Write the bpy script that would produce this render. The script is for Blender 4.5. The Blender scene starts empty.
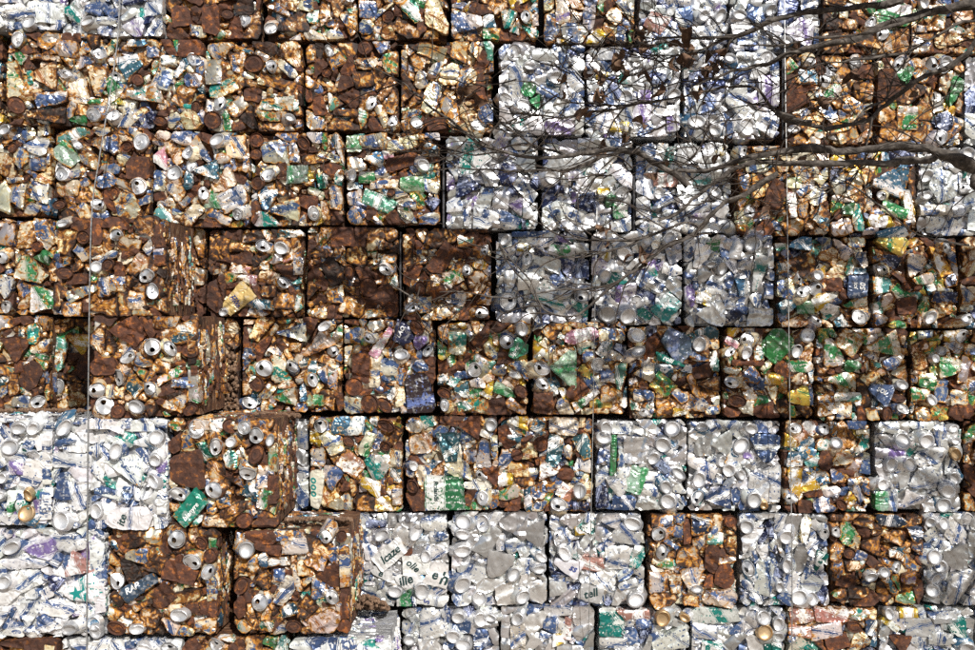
import bpy, bmesh, math, random
import numpy as np
from mathutils import Vector, Matrix, Euler, noise
from mathutils.bvhtree import BVHTree

# ------------------------------------------------------------------ camera, light, exposure
S = 0.0036                       # metres per photo pixel on the wall plane
D = 3.385                        # camera to wall plane
H = 1.357                        # camera height above the ground
scene = bpy.context.scene
col = scene.collection
cam_d = bpy.data.cameras.new('camera')
cam = bpy.data.objects.new('camera', cam_d)
col.objects.link(cam)
cam.location = (0, -D, H)
cam.rotation_euler = (math.radians(90), 0, 0)
cam_d.sensor_width = 36
cam_d.lens = 18.0 / (487.5 * S / D)
cam_d.clip_start = 0.05
cam_d.clip_end = 500
scene.camera = cam

SUN_EL, SUN_AZ = 39.0, 21.0      # elevation; degrees to the right of the wall's normal
world = bpy.data.worlds.new('World')
scene.world = world
world.use_nodes = True
wn = world.node_tree
bg = wn.nodes['Background']
sky = wn.nodes.new('ShaderNodeTexSky')
sky.sky_type = 'NISHITA'
sky.sun_disc = False
sky.sun_elevation = math.radians(SUN_EL)
sky.sun_rotation = math.radians(180 - SUN_AZ)
sky.dust_density = 1.5
wn.links.new(sky.outputs[0], bg.inputs[0])
bg.inputs[1].default_value = 0.065
sd = bpy.data.lights.new('sun', 'SUN')
sd.energy = 5.0
sd.angle = math.radians(0.5)
sd.color = (1.0, 0.965, 0.91)
sun = bpy.data.objects.new('sun', sd)
col.objects.link(sun)
e, a = math.radians(SUN_EL), math.radians(SUN_AZ)
to_sun = Vector((math.sin(a) * math.cos(e), -math.cos(a) * math.cos(e), math.sin(e)))
sun.rotation_euler = (-to_sun).to_track_quat('-Z', 'Y').to_euler()
sun.location = (3, -6, 6)
scene.view_settings.view_transform = 'Standard'
scene.view_settings.look = 'None'
scene.view_settings.exposure = 0.12
scene.view_settings.gamma = 1.0
scene.cycles.max_bounces = 6
scene.cycles.diffuse_bounces = 3
scene.cycles.glossy_bounces = 3
scene.cycles.use_denoising = False

random.seed(11)
rnd = random.Random(5)
U = rnd.uniform


def px(x, y, d=0.0):
    """photo pixel -> world point on the plane d metres in front of the wall"""
    k = S * (D - d) / D
    return Vector(((x - 487.5) * k, -d, H - (y - 325) * k))


# ------------------------------------------------------------------ materials
class NT:
    def __init__(s, name):
        s.m = bpy.data.materials.new(name)
        s.m.use_nodes = True
        s.t = s.m.node_tree
        s.b = s.t.nodes['Principled BSDF']

    def n(s, typ, **kw):
        o = s.t.nodes.new('ShaderNode' + typ)
        for k, v in kw.items():
            setattr(o, k, v)
        return o

    def set(s, sock, v):
        if isinstance(v, bpy.types.NodeSocket):
            s.t.links.new(v, sock)
        else:
            sock.default_value = v

    def math(s, op, a, b=0.0, c=None, clamp=False):
        o = s.n('Math', operation=op, use_clamp=clamp)
        s.set(o.inputs[0], a)
        s.set(o.inputs[1], b)
        if c is not None:
            s.set(o.inputs[2], c)
        return o.outputs[0]

    def vmath(s, op, a, b):
        o = s.n('VectorMath', operation=op)
        s.set(o.inputs[0], a)
        s.set(o.inputs[1], b)
        return o.outputs[0]

    def noise(s, vec, scale, detail=2.0, rough=0.5, out='Fac', dist=0.0):
        o = s.n('TexNoise')
        s.set(o.inputs['Vector'], vec)
        o.inputs['Scale'].default_value = scale
        o.inputs['Detail'].default_value = detail
        o.inputs['Roughness'].default_value = rough
        o.inputs['Distortion'].default_value = dist
        return o.outputs[out]

    def step(s, v, lo, hi):
        o = s.n('MapRange', interpolation_type='SMOOTHSTEP')
        s.set(o.inputs[0], v)
        s.set(o.inputs[1], lo)
        s.set(o.inputs[2], hi)
        return o.outputs[0]

    def mix(s, f, a, b, mode='MIX'):
        o = s.n('Mix', data_type='RGBA', blend_type=mode)
        s.set(o.inputs[0], f)
        s.set(o.inputs[6], a)
        s.set(o.inputs[7], b)
        return o.outputs[2]

    def ramp(s, f, stops):
        o = s.n('ValToRGB')
        s.set(o.inputs[0], f)
        el = o.color_ramp.elements
        while len(el) < len(stops):
            el.new(0.5)
        for k, (p, c) in enumerate(stops):
            el[k].position = p
            el[k].color = (*c, 1)
        return o.outputs[0]

    def attr(s, name, out='Fac'):
        o = s.n('Attribute', attribute_type='OBJECT', attribute_name=name)
        return o.outputs[out]

    def bump(s, h, strength, dist):
        o = s.n('Bump')
        s.set(o.inputs['Height'], h)
        s.set(o.inputs['Strength'], strength)
        o.inputs['Distance'].default_value = dist
        s.t.links.new(o.outputs[0], s.b.inputs['Normal'])


RUST = [(0.0, (.018, .008, .005)), (.34, (.058, .023, .011)), (.50, (.15, .056, .014)), (.64, (.37, .15, .018)), (.80, (.52, .26, .045)), (1.0, (.64, .42, .13))]


def mat_can():
    """printed sheet metal: coating colour, printed ink, rust and bare-metal sheen are properties of each can"""
    g = NT('printed_can_metal')
    tc = g.n('TexCoord').outputs['Object']
    oi = g.n('ObjectInfo')
    rv = oi.outputs['Random']
    loc = g.vmath('MULTIPLY', tc, g.attr('dim', 'Vector'))
    off = g.n('CombineXYZ')
    g.set(off.inputs[0], g.math('MULTIPLY', rv, 91.0))
    g.set(off.inputs[1], g.math('MULTIPLY', rv, 47.0))
    g.set(off.inputs[2], g.math('MULTIPLY', rv, 23.0))
    v = g.vmath('ADD', loc, off.outputs[0])
    # printed ink: broad fields with crisp edges, strips of letter-sized marks
    def rr(k):
        return g.math('FRACT', g.math('MULTIPLY', rv, k))
    warp = g.vmath('MULTIPLY', g.vmath('SUBTRACT', g.noise(v, 38.0, 2, .5, 'Color'), (.5, .5, .5)), (.016, .016, 0))
    sep = g.n('SeparateXYZ')
    g.set(sep.inputs[0], g.vmath('ADD', loc, warp))
    lx, ly = sep.outputs[0], sep.outputs[1]
    amt = g.attr('ink_amount')
    phi = g.math('MULTIPLY', g.math('FLOOR', g.math('MULTIPLY', rr(17.3), 4.0)), .62)
    s1 = g.math('ADD', g.math('MULTIPLY', lx, g.math('COSINE', phi)), g.math('MULTIPLY', ly, g.math('SINE', phi)))
    o1 = g.math('MULTIPLY', g.math('SUBTRACT', rr(31.7), .5), .05)
    w1 = g.math('ADD', .002, g.math('MULTIPLY', g.math('MULTIPLY', amt, rr(53.1)), .055))
    d1 = g.math('ABSOLUTE', g.math('SUBTRACT', s1, o1))
    band = g.step(d1, g.math('ADD', w1, .0006), g.math('SUBTRACT', w1, .0006))
    w2 = g.math('ADD', w1, .0035)
    line = g.math('MULTIPLY', g.step(d1, g.math('ADD', w2, .0014), g.math('ADD', w2, .0006)), g.step(d1, g.math('SUBTRACT', w2, .0014), g.math('SUBTRACT', w2, .0006)))
    ex = g.math('DIVIDE', g.math('SUBTRACT', lx, g.math('MULTIPLY', g.math('SUBTRACT', rr(71.9), .5), .04)), g.math('ADD', .006, g.math('MULTIPLY', rr(11.3), .02)))
    ey = g.math('DIVIDE', g.math('SUBTRACT', ly, g.math('MULTIPLY', g.math('SUBTRACT', rr(43.3), .5), .02)), g.math('ADD', .005, g.math('MULTIPLY', rr(13.7), .012)))
    logo = g.step(g.math('ADD', g.math('MULTIPLY', ex, ex), g.math('MULTIPLY', ey, ey)), 1.1, .95)
    logo = g.math('MULTIPLY', logo, g.step(g.math('MULTIPLY', rr(97.7), 1.0), g.math('MULTIPLY', amt, 1.3), g.math('SUBTRACT', g.math('MULTIPLY', amt, 1.3), .01)))
    ink = g.math('MAXIMUM', g.math('MAXIMUM', band, line), logo)
    vo = g.n('TexVoronoi', feature='F1')
    g.set(vo.inputs['Vector'], g.vmath('MULTIPLY', v, (1.0, .62, .3)))
    vo.inputs['Scale'].default_value = 150.0
    row = g.math('PINGPONG', g.math('ADD', ly, g.math('MULTIPLY', rr(23.9), .03)), .011)
    marks = g.math('MULTIPLY', g.step(vo.outputs['Distance'], .47, .40), g.step(row, .0034, .0030))
    marks = g.math('MULTIPLY', marks, g.step(g.noise(v, 45.0, 0, .5), .44, .47))
    has = g.step(amt, .02, .12)
    fade = g.step(g.noise(v, 42.0, 4, .65), .66, .58)
    ink = g.math('MULTIPLY', g.math('MULTIPLY', ink, fade), g.step(amt, .0, .03))
    base = oi.outputs['Color']
    inkc = g.attr('ink', 'Color')
    inkm = g.math('ABSOLUTE', g.math('SUBTRACT', ink, g.math('MULTIPLY', marks, has)))
    wear = g.step(g.noise(v, 55.0, 3, .6), .54, .62)
    c = g.mix(inkm, base, inkc)
    c = g.mix(g.math('MULTIPLY', wear, .35), c, (.62, .62, .62, 1))
    tint = g.noise(v, 18.0, 1, .5)
    c = g.mix(.8, c, g.ramp(tint, [(.25, (.72, .71, .69)), (.6, (1, 1, 1))]), 'MULTIPLY')
    # rust: yellow stain around ochre patches around dark brown scabs
    rust = g.attr('rust')
    wp = g.n('NewGeometry').outputs['Position']
    run = g.noise(g.vmath('MULTIPLY', wp, (1.0, .6, .55)), 11.0, 3, .6)
    rust = g.math('MULTIPLY', rust, g.math('ADD', .05, g.math('MULTIPLY', run, 1.95)))
    vr = g.n('VectorMath', operation='SCALE')
    g.set(vr.inputs[0], v)
    g.set(vr.inputs['Scale'], g.math('ADD', .55, g.math('MULTIPLY', rr(61.3), 1.1)))
    n1 = g.noise(vr.outputs[0], 27.0, 6, .62, dist=1.0)
    n2 = g.noise(v, 160.0, 3, .6)
    nn = g.math('ADD', g.math('MULTIPLY', n1, .84), g.math('MULTIPLY', n2, .16))
    rim = g.n('Attribute', attribute_type='GEOMETRY', attribute_name='rim').outputs['Fac']
    edge = g.math('MULTIPLY', rim, g.math('MINIMUM', g.math('MULTIPLY', rust, .5), .10))
    nn = g.math('ADD', nn, edge)
    t0 = g.math('SUBTRACT', .71, g.math('MULTIPLY', rust, .42))
    stain = g.step(nn, g.math('SUBTRACT', t0, .13), g.math('ADD', t0, .0))
    rm = g.step(nn, g.math('SUBTRACT', t0, .012), g.math('ADD', t0, .018))
    stain = g.math('MULTIPLY', stain, g.step(rust, .0, .12))
    rm = g.math('MULTIPLY', rm, g.step(rust, .0, .05))
    c = g.mix(g.math('MULTIPLY', g.math('MULTIPLY', stain, stain), .5), c, (.84, .58, .26, 1), 'MULTIPLY')
    deep = g.math('MULTIPLY', g.math('SUBTRACT', nn, t0), 4.2)
    rc = g.ramp(g.math('SUBTRACT', g.math('ADD', g.math('MULTIPLY', g.noise(v, 80.0, 4, .65), 1.3), .14), deep), RUST)
    rc = g.mix(1.0, rc, g.ramp(rr(29.3), [(0, (.55, .48, .38)), (.5, (1.0, .94, .74)), (1, (1.15, 1.12, .9))]), 'MULTIPLY')
    c = g.mix(rm, c, rc)
    grime = g.noise(v, 48.0, 4, .6)
    c = g.mix(g.math('MULTIPLY', g.step(grime, .58, .72), .55), c, (.09, .07, .05, 1))
    g.set(g.b.inputs['Base Color'], c)
    met = g.math('MULTIPLY', g.attr('metal'), g.math('SUBTRACT', 1.0, rm))
    met = g.math('MULTIPLY', met, g.math('SUBTRACT', 1.0, g.math('MULTIPLY', inkm, .6)))
    g.set(g.b.inputs['Metallic'], met)
    ro = g.math('ADD', g.math('ADD', .25, g.math('MULTIPLY', rm, .42)), g.math('MULTIPLY', rr(37.1), .12))
    g.set(g.b.inputs['Roughness'], ro)
    cr = g.n('TexVoronoi', feature='F1')
    g.set(cr.inputs['Vector'], g.vmath('ADD', v, g.vmath('MULTIPLY', g.noise(v, 60, 1, .5, 'Color'), (.02, .02, .02))))
    cr.inputs['Scale'].default_value = 62.0
    wv = g.n('TexWave', wave_type='BANDS', bands_direction='X', wave_profile='TRI')
    g.set(wv.inputs['Vector'], v)
    wv.inputs['Scale'].default_value = 19.0
    wv.inputs['Distortion'].default_value = 16.0
    wv.inputs['Detail'].default_value = 1.5
    wv.inputs['Detail Scale'].default_value = 1.0
    fold = g.math('MULTIPLY', wv.outputs['Fac'], g.step(g.noise(v, 26.0, 1, .5), .46, .66))
    hgt = g.math('ADD', g.math('ADD', g.math('MULTIPLY', cr.outputs['Distance'], .5), g.math('MULTIPLY', fold, 1.0)), g.math('MULTIPLY', g.math('MULTIPLY', n2, rm), .7))
    met0 = g.attr('metal')
    g.bump(hgt, g.math('SUBTRACT', .52, g.math('MULTIPLY', met0, .50)), .006)
    return g.m


def mat_rusted():
    g = NT('rusted_steel')
    tc = g.n('TexCoord').outputs['Object']
    oi = g.n('ObjectInfo')
    loc = g.vmath('MULTIPLY', tc, g.attr('dim', 'Vector'))
    off = g.n('CombineXYZ')
    g.set(off.inputs[0], g.math('MULTIPLY', oi.outputs['Random'], 77.0))
    g.set(off.inputs[1], g.math('MULTIPLY', oi.outputs['Random'], 31.0))
    v = g.vmath('ADD', loc, off.outputs[0])
    n1 = g.noise(v, 45, 5, .65)
    c = g.ramp(n1, [(.25, (.026, .011, .008)), (.46, (.070, .028, .016)), (.57, (.110, .042, .020)), (.62, (.30, .105, .020)), (.70, (.12, .045, .02)), (.76, (.42, .26, .12))])
    c = g.mix(.7, c, g.ramp(oi.outputs['Random'], [(0, (.55, .55, .58)), (.5, (1, .95, .9)), (1, (1.25, 1.05, .85))]), 'MULTIPLY')
    g.set(g.b.inputs['Base Color'], c)
    g.b.inputs['Roughness'].default_value = .78
    g.b.inputs['Metallic'].default_value = .08
    g.bump(g.noise(v, 90, 5, .65), .7, .006)
    return g.m


def mat_lid():
    g = NT('bare_aluminium')
    tc = g.n('TexCoord').outputs['Object']
    oi = g.n('ObjectInfo')
    v = g.vmath('ADD', tc, g.vmath('MULTIPLY', oi.outputs['Location'], (3.1, 2.3, 4.7)))
    n1 = g.noise(v, 70, 4, .6)
    rust = g.attr('rust')
    c = g.mix(1.0, oi.outputs['Color'], g.ramp(g.noise(v, 28, 2, .5), [(.3, (.66, .66, .66)), (.62, (1, 1, 1))]), 'MULTIPLY')
    t0 = g.math('SUBTRACT', .78, g.math('MULTIPLY', rust, .4))
    m = g.step(n1, t0, g.math('ADD', t0, .1))
    c = g.mix(g.math('MULTIPLY', m, .85), c, (.20, .10, .045, 1))
    g.set(g.b.inputs['Base Color'], c)
    g.set(g.b.inputs['Metallic'], g.math('MULTIPLY', g.math('SUBTRACT', 1.0, m), .72))
    g.set(g.b.inputs['Roughness'], g.math('ADD', .34, g.math('MULTIPLY', n1, .2)))
    g.bump(g.noise(v, 60, 3, .6), .22, .003)
    return g.m


def mat_core(name, stops, rough=.8, metal=.1):
    """side of a bale: thin pressed layers lying parallel to its front"""
    g = NT(name)
    p = g.n('NewGeometry').outputs['Position']
    lay = g.noise(g.vmath('MULTIPLY', p, (14, 190, 14)), 1.0, 4, .6)
    blot = g.noise(p, 26, 4, .6)
    f = g.math('ADD', g.math('MULTIPLY', lay, .65), g.math('MULTIPLY', blot, .35))
    g.set(g.b.inputs['Base Color'], g.ramp(f, stops))
    g.b.inputs['Roughness'].default_value = rough
    g.b.inputs['Metallic'].default_value = metal
    g.bump(lay, .9, .02)
    return g.m


def mat_plain(name, stops, scale, rough=.8, detail=4, bump=.4, bdist=.01, stretch=(1, 1, 1), metal=0.0):
    g = NT(name)
    p = g.n('NewGeometry').outputs['Position']
    v = g.vmath('MULTIPLY', p, stretch)
    n = g.noise(v, scale, detail, .6)
    g.set(g.b.inputs['Base Color'], g.ramp(n, stops))
    g.b.inputs['Roughness'].default_value = rough
    g.b.inputs['Metallic'].default_value = metal
    if bump:
        g.bump(n, bump, bdist)
    return g.m


def mat_ink(name, c):
    g = NT(name)
    g.b.inputs['Base Color'].default_value = (*c, 1)
    g.b.inputs['Roughness'].default_value = .4
    return g.m


M_CAN, M_RUST, M_LID = mat_can(), mat_rusted(), mat_lid()
M_CORE_R = mat_core('pressed_rusty_layers', [(.3, (.018, .009, .006)), (.47, (.07, .028, .014)), (.56, (.22, .09, .03)), (.62, (.4, .3, .2)), (.68, (.10, .16, .14))])
M_CORE_W = mat_core('pressed_aluminium_layers', [(.3, (.05, .05, .055)), (.45, (.25, .25, .26)), (.58, (.6, .6, .6)), (.66, (.2, .24, .4))], .5, .5)
M_GROUND = mat_plain('bare_gravel_soil', [(.3, (.12, .09, .065)), (.55, (.24, .19, .14)), (.7, (.36, .31, .25))], 9, .95, 8, .6, .02)
M_BACKING = mat_plain('dark_backing', [(.3, (.06, .055, .05)), (.7, (.14, .13, .12))], 3, .95, 6)  # for the added light-blocking sheet behind the bales
M_BARK = mat_plain('grey_bark', [(.3, (.022, .018, .015)), (.5, (.075, .062, .052)), (.72, (.19, .165, .14))], 60, .9, 5, .7, .006)
M_TWIG = mat_plain('brown_twig_bark', [(.3, (.025, .018, .014)), (.6, (.065, .048, .036)), (.75, (.13, .10, .075))], 40, .9, 3, .3, .003)
M_LEAF = mat_plain('dead_leaf', [(.3, (.05, .024, .014)), (.5, (.12, .062, .034)), (.7, (.27, .17, .10))], 50, .8, 4, .4, .004)
M_WIRE = mat_plain('galvanised_wire', [(.3, (.22, .22, .22)), (.7, (.50, .50, .49))], 120, .45, 2, .2, .001, metal=.6)
M_ROD = mat_plain('dark_steel', [(.3, (.05, .05, .055)), (.7, (.16, .16, .17))], 90, .4, 3, .2, .001, metal=.7)
M_DIRT = mat_plain('dry_brown_dirt', [(.3, (.08, .045, .028)), (.55, (.19, .115, .07)), (.7, (.32, .21, .14))], 90, .95, 5, .5, .006)
INK = {'navy': mat_ink('navy_print', (.03, .05, .2)), 'white': mat_ink('white_print', (.8, .8, .78)), 'black': mat_ink('black_green_print', (.012, .04, .04)),
       'teal': mat_ink('teal_print', (.01, .22, .2)), 'grey': mat_ink('grey_print', (.12, .12, .13))}


# ------------------------------------------------------------------ object helpers
def empty(name, loc, label, cat, group=None, rot=(0, 0, 0)):
    o = bpy.data.objects.new(name, None)
    col.objects.link(o)
    o.location = loc
    o.rotation_euler = rot
    o.empty_display_size = .05
    o['label'] = label
    o['category'] = cat
    if group:
        o['group'] = group
    return o


def link(name, mesh, mat=None, parent=None):
    o = bpy.data.objects.new(name, mesh)
    col.objects.link(o)
    if mat:
        if not mesh.materials:
            mesh.materials.append(None)
        o.material_slots[0].link = 'OBJECT'
        o.material_slots[0].material = mat
    if parent:
        o.parent = parent
    return o


def pydata(name, V, F, smooth=True, sharp=None):
    me = bpy.data.meshes.new(name)
    me.from_pydata([tuple(v) for v in V], [], F)
    me.update()
    if smooth:
        me.polygons.foreach_set('use_smooth', [True] * len(me.polygons))
        if sharp:
            me.set_sharp_from_angle(angle=math.radians(sharp))
    me.materials.append(None)
    return me


# ------------------------------------------------------------------ crushed-can shapes (shared by all bales)
def ridged(x, y, z, f):
    return 1 - 2 * abs(noise.noise(Vector((x * f, y * f, z * f))))


def shell(seed, aspect, nx=20, ny=14, dent=1.0, tri=0.0, pinch=0.0, kind='body'):
    """a flattened can lying against the face of the bale: flat facets meeting in folds. XY is normalised to one, Z is in metres."""
    r = random.Random(seed)
    W = .062
    L = W * aspect
    V, F = [], []
    folds = []
    for _ in range(r.choice((4, 5, 6, 7))):
        th = r.choice((r.gauss(math.pi / 2, .4), r.uniform(0, math.pi), r.uniform(0, math.pi)))
        o = r.uniform(-.42, .42)
        folds.append((math.cos(th + math.pi / 2), math.sin(th + math.pi / 2), o * (L if abs(math.sin(th)) > .6 else W), r.choice((-1, -1, 1)) * r.uniform(.10, .42) * dent))
    tears = []
    for _ in range(r.choice((0, 1, 1, 2))):
        th = r.uniform(0, math.pi)
        tears.append((math.cos(th), math.sin(th), r.uniform(-.3, .3) * W, r.uniform(.003, .007) * dent * r.choice((-1, 1))))
    sx = r.uniform(-40, 40)
    kc = r.uniform(.12, .60)
    cut = [r.uniform(1.15, 2.0) if r.random() < .5 else 2.0 for _ in range(4)]
    raw = []
    for j in range(ny + 1):
        for i in range(nx + 1):
            a = -1 + 2 * i / nx
            b = -1 + 2 * j / ny
            x = a * math.sqrt(1 - kc * b * b / 2)
            y = b * math.sqrt(1 - kc * a * a / 2)
            c = cut[(0 if x > 0 else 1) + (0 if y > 0 else 2)]
            s_ = abs(x) + abs(y)
            if s_ > c:
                x, y = x * c / s_, y * c / s_
            y *= 1 - tri * (x + 1) * .45
            y *= 1 - pinch * math.exp(-(x / .3) ** 2)
            m = max(abs(a), abs(b))
            X, Y = x * L / 2, y * W / 2
            X += .004 * noise.noise(Vector((X * 45, Y * 45, sx))) * (1.6 if m > .8 else .8)
            Y += .004 * noise.noise(Vector((X * 45 + 9, Y * 45, sx))) * (1.6 if m > .8 else .8)
            z = .007 * (1 - abs(b) ** 3)
            for (cx, cy, o, sl) in folds:
                z += sl * min(.016, abs(X * cx + Y * cy - o))
            for (cx, cy, o, st) in tears:
                z += st * (1 if X * cx + Y * cy > o else -1) * .5
            z += dent * .0022 * ridged(X, Y, sx + 7, 95)
            if kind == 'body' and abs(a) > .80:           # the neck and rim of the can
                z -= .003 * (abs(a) - .80) / .2
                if abs(a) > .92 and abs(b) < .9:
                    z += .0028
            raw.append((X / L, Y / W, z, m))
    mz = sum(q[2] for q in raw) / len(raw) - .004
    for (x, y, z, m) in raw:
        z = max(-.012, min(.016, z - mz))
        if m > .99:
            z = -.032
        V.append((x, y, z))
    for j in range(ny):
        for i in range(nx):
            k = j * (nx + 1) + i
            F.append((k, k + 1, k + nx + 2, k + nx + 1))
    return pydata('crushed_can', V, F, True, 20 if dent > .4 else 50)


def lathe(name, prof, n=24, seed=0, lean=(0, 0), crumple=0.0, squash=1.0, cap=False, sharp=40):
    V, F = [], []
    for k, (rr, z) in enumerate(prof):
        for i in range(n):
            t = 2 * math.pi * i / n
            q = 1 + crumple * (k / max(1, len(prof) - 1)) * noise.noise(Vector((math.cos(t) * 1.7, math.sin(t) * 1.7, seed * 3.1 + z * 50)))
            V.append((rr * q * math.cos(t) + lean[0] * -z, rr * q * math.sin(t) * squash + lean[1] * -z, z))
    for k in range(len(prof) - 1):
        for i in range(n):
            j = (i + 1) % n
            F.append((k * n + i, (k + 1) * n + i, (k + 1) * n + j, k * n + j))
    if cap:
        F.append(tuple(range((len(prof) - 1) * n, len(prof) * n)))
    return pydata(name, V, F, True, sharp)


def lid_mesh(hole=True, tab=True, seed=0, bend=0.0):
    n = 24
    bm = bmesh.new()
    prof = [(.0285, -.007), (.0287, -.001), (.0278, .0014), (.0262, .0012), (.0252, -.004), (.0238, -.0052), (.0226, -.0022)]
    rings = [[bm.verts.new((r * math.cos(2 * math.pi * i / n), r * math.sin(2 * math.pi * i / n), z)) for i in range(n)] for r, z in prof]
    for k in range(len(rings) - 1):
        for i in range(n):
            j = (i + 1) % n
            bm.faces.new((rings[k][i], rings[k][j], rings[k + 1][j], rings[k + 1][i]))
    eds = [bm.edges.get((rings[-1][i], rings[-1][(i + 1) % n])) for i in range(n)]
    if hole:
        hn = 12
        hv = []
        for i in range(hn):
            t = 2 * math.pi * i / hn
            w = .0098 * (1 + .18 * math.sin(t))
            hv.append(bm.verts.new((w * math.cos(t), .0098 + .0082 * math.sin(t), -.0022)))
        he = [bm.edges.new((hv[i], hv[(i + 1) % hn])) for i in range(hn)]
        bmesh.ops.triangle_fill(bm, use_beauty=True, edges=eds + he)
        lv = [bm.verts.new((v.co.x * .9, v.co.y, v.co.z - .006)) for v in hv]
        for i in range(hn):
            j = (i + 1) % hn
            bm.faces.new((hv[i], hv[j], lv[j], lv[i]))
    else:
        bmesh.ops.triangle_fill(bm, use_beauty=True, edges=eds)
    if tab:                                              # pull tab raised over the rivet
        tn = 12
        for rr, zz in (((.0062, .0105), .0012),):
            o = [bm.verts.new((rr[0] * math.cos(2 * math.pi * i / tn), -.0065 + rr[1] * math.sin(2 * math.pi * i / tn), zz)) for i in range(tn)]
            q = [bm.verts.new((rr[0] * .5 * math.cos(2 * math.pi * i / tn), -.0085 + rr[1] * .45 * math.sin(2 * math.pi * i / tn), zz)) for i in range(tn)]
            d = [bm.verts.new((v.co.x, v.co.y, -.0022)) for v in o]
            for i in range(tn):
                j = (i + 1) % tn
                bm.faces.new((o[i], o[j], q[j], q[i]))
                bm.faces.new((d[i], d[j], o[j], o[i]))
    for v in bm.verts:
        v.co.z += .0045 * noise.noise(Vector((v.co.x * 55, v.co.y * 55, seed * 5.3))) - bend * abs(v.co.x) ** 1.5
    bmesh.ops.recalc_face_normals(bm, faces=bm.faces[:])
    me = bpy.data.meshes.new('lid')
    bm.to_mesh(me)
    bm.free()
    me.polygons.foreach_set('use_smooth', [True] * len(me.polygons))
    me.set_sharp_from_angle(angle=math.radians(40))
    me.materials.append(None)
    return me


SHELLS = {'long': [shell(100 + i, 2.0, 22, 12, U(.7, 1.15), 0, U(0, .25)) for i in range(12)],
          'mid': [shell(200 + i, 1.45, 19, 14, U(.7, 1.2), U(0, .2), U(0, .3)) for i in range(24)],
          'square': [shell(300 + i, 1.05, 16, 15, U(.7, 1.2), U(0, .2), 0) for i in range(14)],
          'wedge': [shell(400 + i, 1.5, 19, 13, U(.7, 1.2), U(.6, .95), 0, 'scrap') for i in range(12)],
          'panel': [shell(500 + i, 1.3, 16, 12, .22, 0, 0) for i in range(6)]}
ENDS = []
for i in range(10):
    la = U(0, 2 * math.pi)
    ln = U(.1, .9)
    ENDS.append(lathe('crushed_can', [(.0270, -.004), (.0292, -.007), (.0335, -.013), (.0345, -.020), (.033, -.030), (.034, -.042)], 20, i, (ln * math.cos(la), ln * math.sin(la)), .35))
LIDS_OPEN = [lid_mesh(True, U(0, 1) < .45, i, U(-1.0, 4.0)) for i in range(12)]
LIDS_TAB = [lid_mesh(False, True, 20 + i, U(-1.0, 4.0)) for i in range(8)]
BASES = [lathe('base', [(.0310, -.020), (.0300, -.011), (.0272, -.0035), (.0262, .0008), (.0250, .0016), (.0240, -.0006), (.0228, -.0066), (.0200, -.0086), (.0110, -.0104), (.0012, -.0110)], 24, i, (0, 0), U(-.10, .10), cap=True) for i in range(8)]
DISCS = [lathe('rusted_disc', [(.0300, -.012), (.0310, -.002), (.0298, .0012), (.0280, -.0012), (.0262, -.0042), (.0180, -.0040), (.0165, -.0028), (.0150, -.0042), (.0060, -.0046), (.0010, -.0046)], 22, 40 + i, (0, 0), U(-.12, .2), cap=True) for i in range(8)]

# ------------------------------------------------------------------ coatings: base, ink, ink amount, rust offset, bare-metal sheen
WHITE, CREAM, SILV = (.86, .86, .84), (.80, .75, .64), (.86, .86, .87)
BLUE, NAVY, STEEL, TEAL, GREEN = (.055, .095, .21), (.025, .035, .10), (.06, .17, .30), (.012, .20, .17), (.035, .20, .07)
KIND = {
    'w': (WHITE, BLUE, .11, .0, .55), 'c': (CREAM, BLUE, .14, .03, .2), 'co': (CREAM, (.3, .12, .04), .10, .14, .1), 'o': (CREAM, (.3, .12, .03), .12, .30, .1),
    'b': (WHITE, BLUE, .60, .0, .5), 'bw': (WHITE, BLUE, .40, .0, .5), 'B': (BLUE, WHITE, .08, -.05, .5), 'd': (NAVY, (.3, .34, .5), .22, -.05, .5),
    'bs': (STEEL, WHITE, .30, .0, .5), 'tw': (WHITE, TEAL, .45, .0, .45), 'T': (TEAL, WHITE, .20, -.05, .45), 'gw': (WHITE, GREEN, .45, .0, .45),
    'G': ((.03, .20, .07), (.05, .12, .05), .3, -.3, .2), 'gl': ((.30, .44, .35), GREEN, .25, -.1, .2), 'y': ((.66, .45, .05), WHITE, .28, -.05, .4),
    'gy': ((.66, .52, .12), GREEN, .5, .0, .4), 'k': ((.66, .36, .50), WHITE, .45, -.1, .15), 'p': ((.72, .70, .74), (.17, .12, .29), .40, .0, .5),
    'r': ((.46, .24, .20), WHITE, .40, .1, .3), 's': (SILV, BLUE, .0, .0, .78), 'tl': ((.10, .33, .33), WHITE, .28, .0, .15),
}
PAL = {
    'R1': 'n n n n n n o o o o o co co co c b b bs gw N N O O gw tl n w bw s'.split(),
    'R2': 'n n n n o o o o co co co c c w s w b b b bs bw gw tw N O co tl O'.split(),
    'R3': 'n n n n o o o co co c b b b b bs bs d bw gw gy y tw N O w s tl w'.split(),
    'R4': 'n n n n o o o o co co c gw gw gw gy y b b bs N O co tl bw w s'.split(),
    'W0': 'w w w w w w w w s s s bw S_ T_ w w tw p s b'.split(),
    'W1': 's s s s s s s s w w w w w w S_ S_ T_ bw s tw w s'.split(),
    'W2': 's s s s s s s w w w w w w bw b b S_ S_ T_ O tw w w d s s'.split(),
    'W3': 's s s s s s w w w w w w b bw p S_ T_ tw s bw d w s d'.split(),
}

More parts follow.
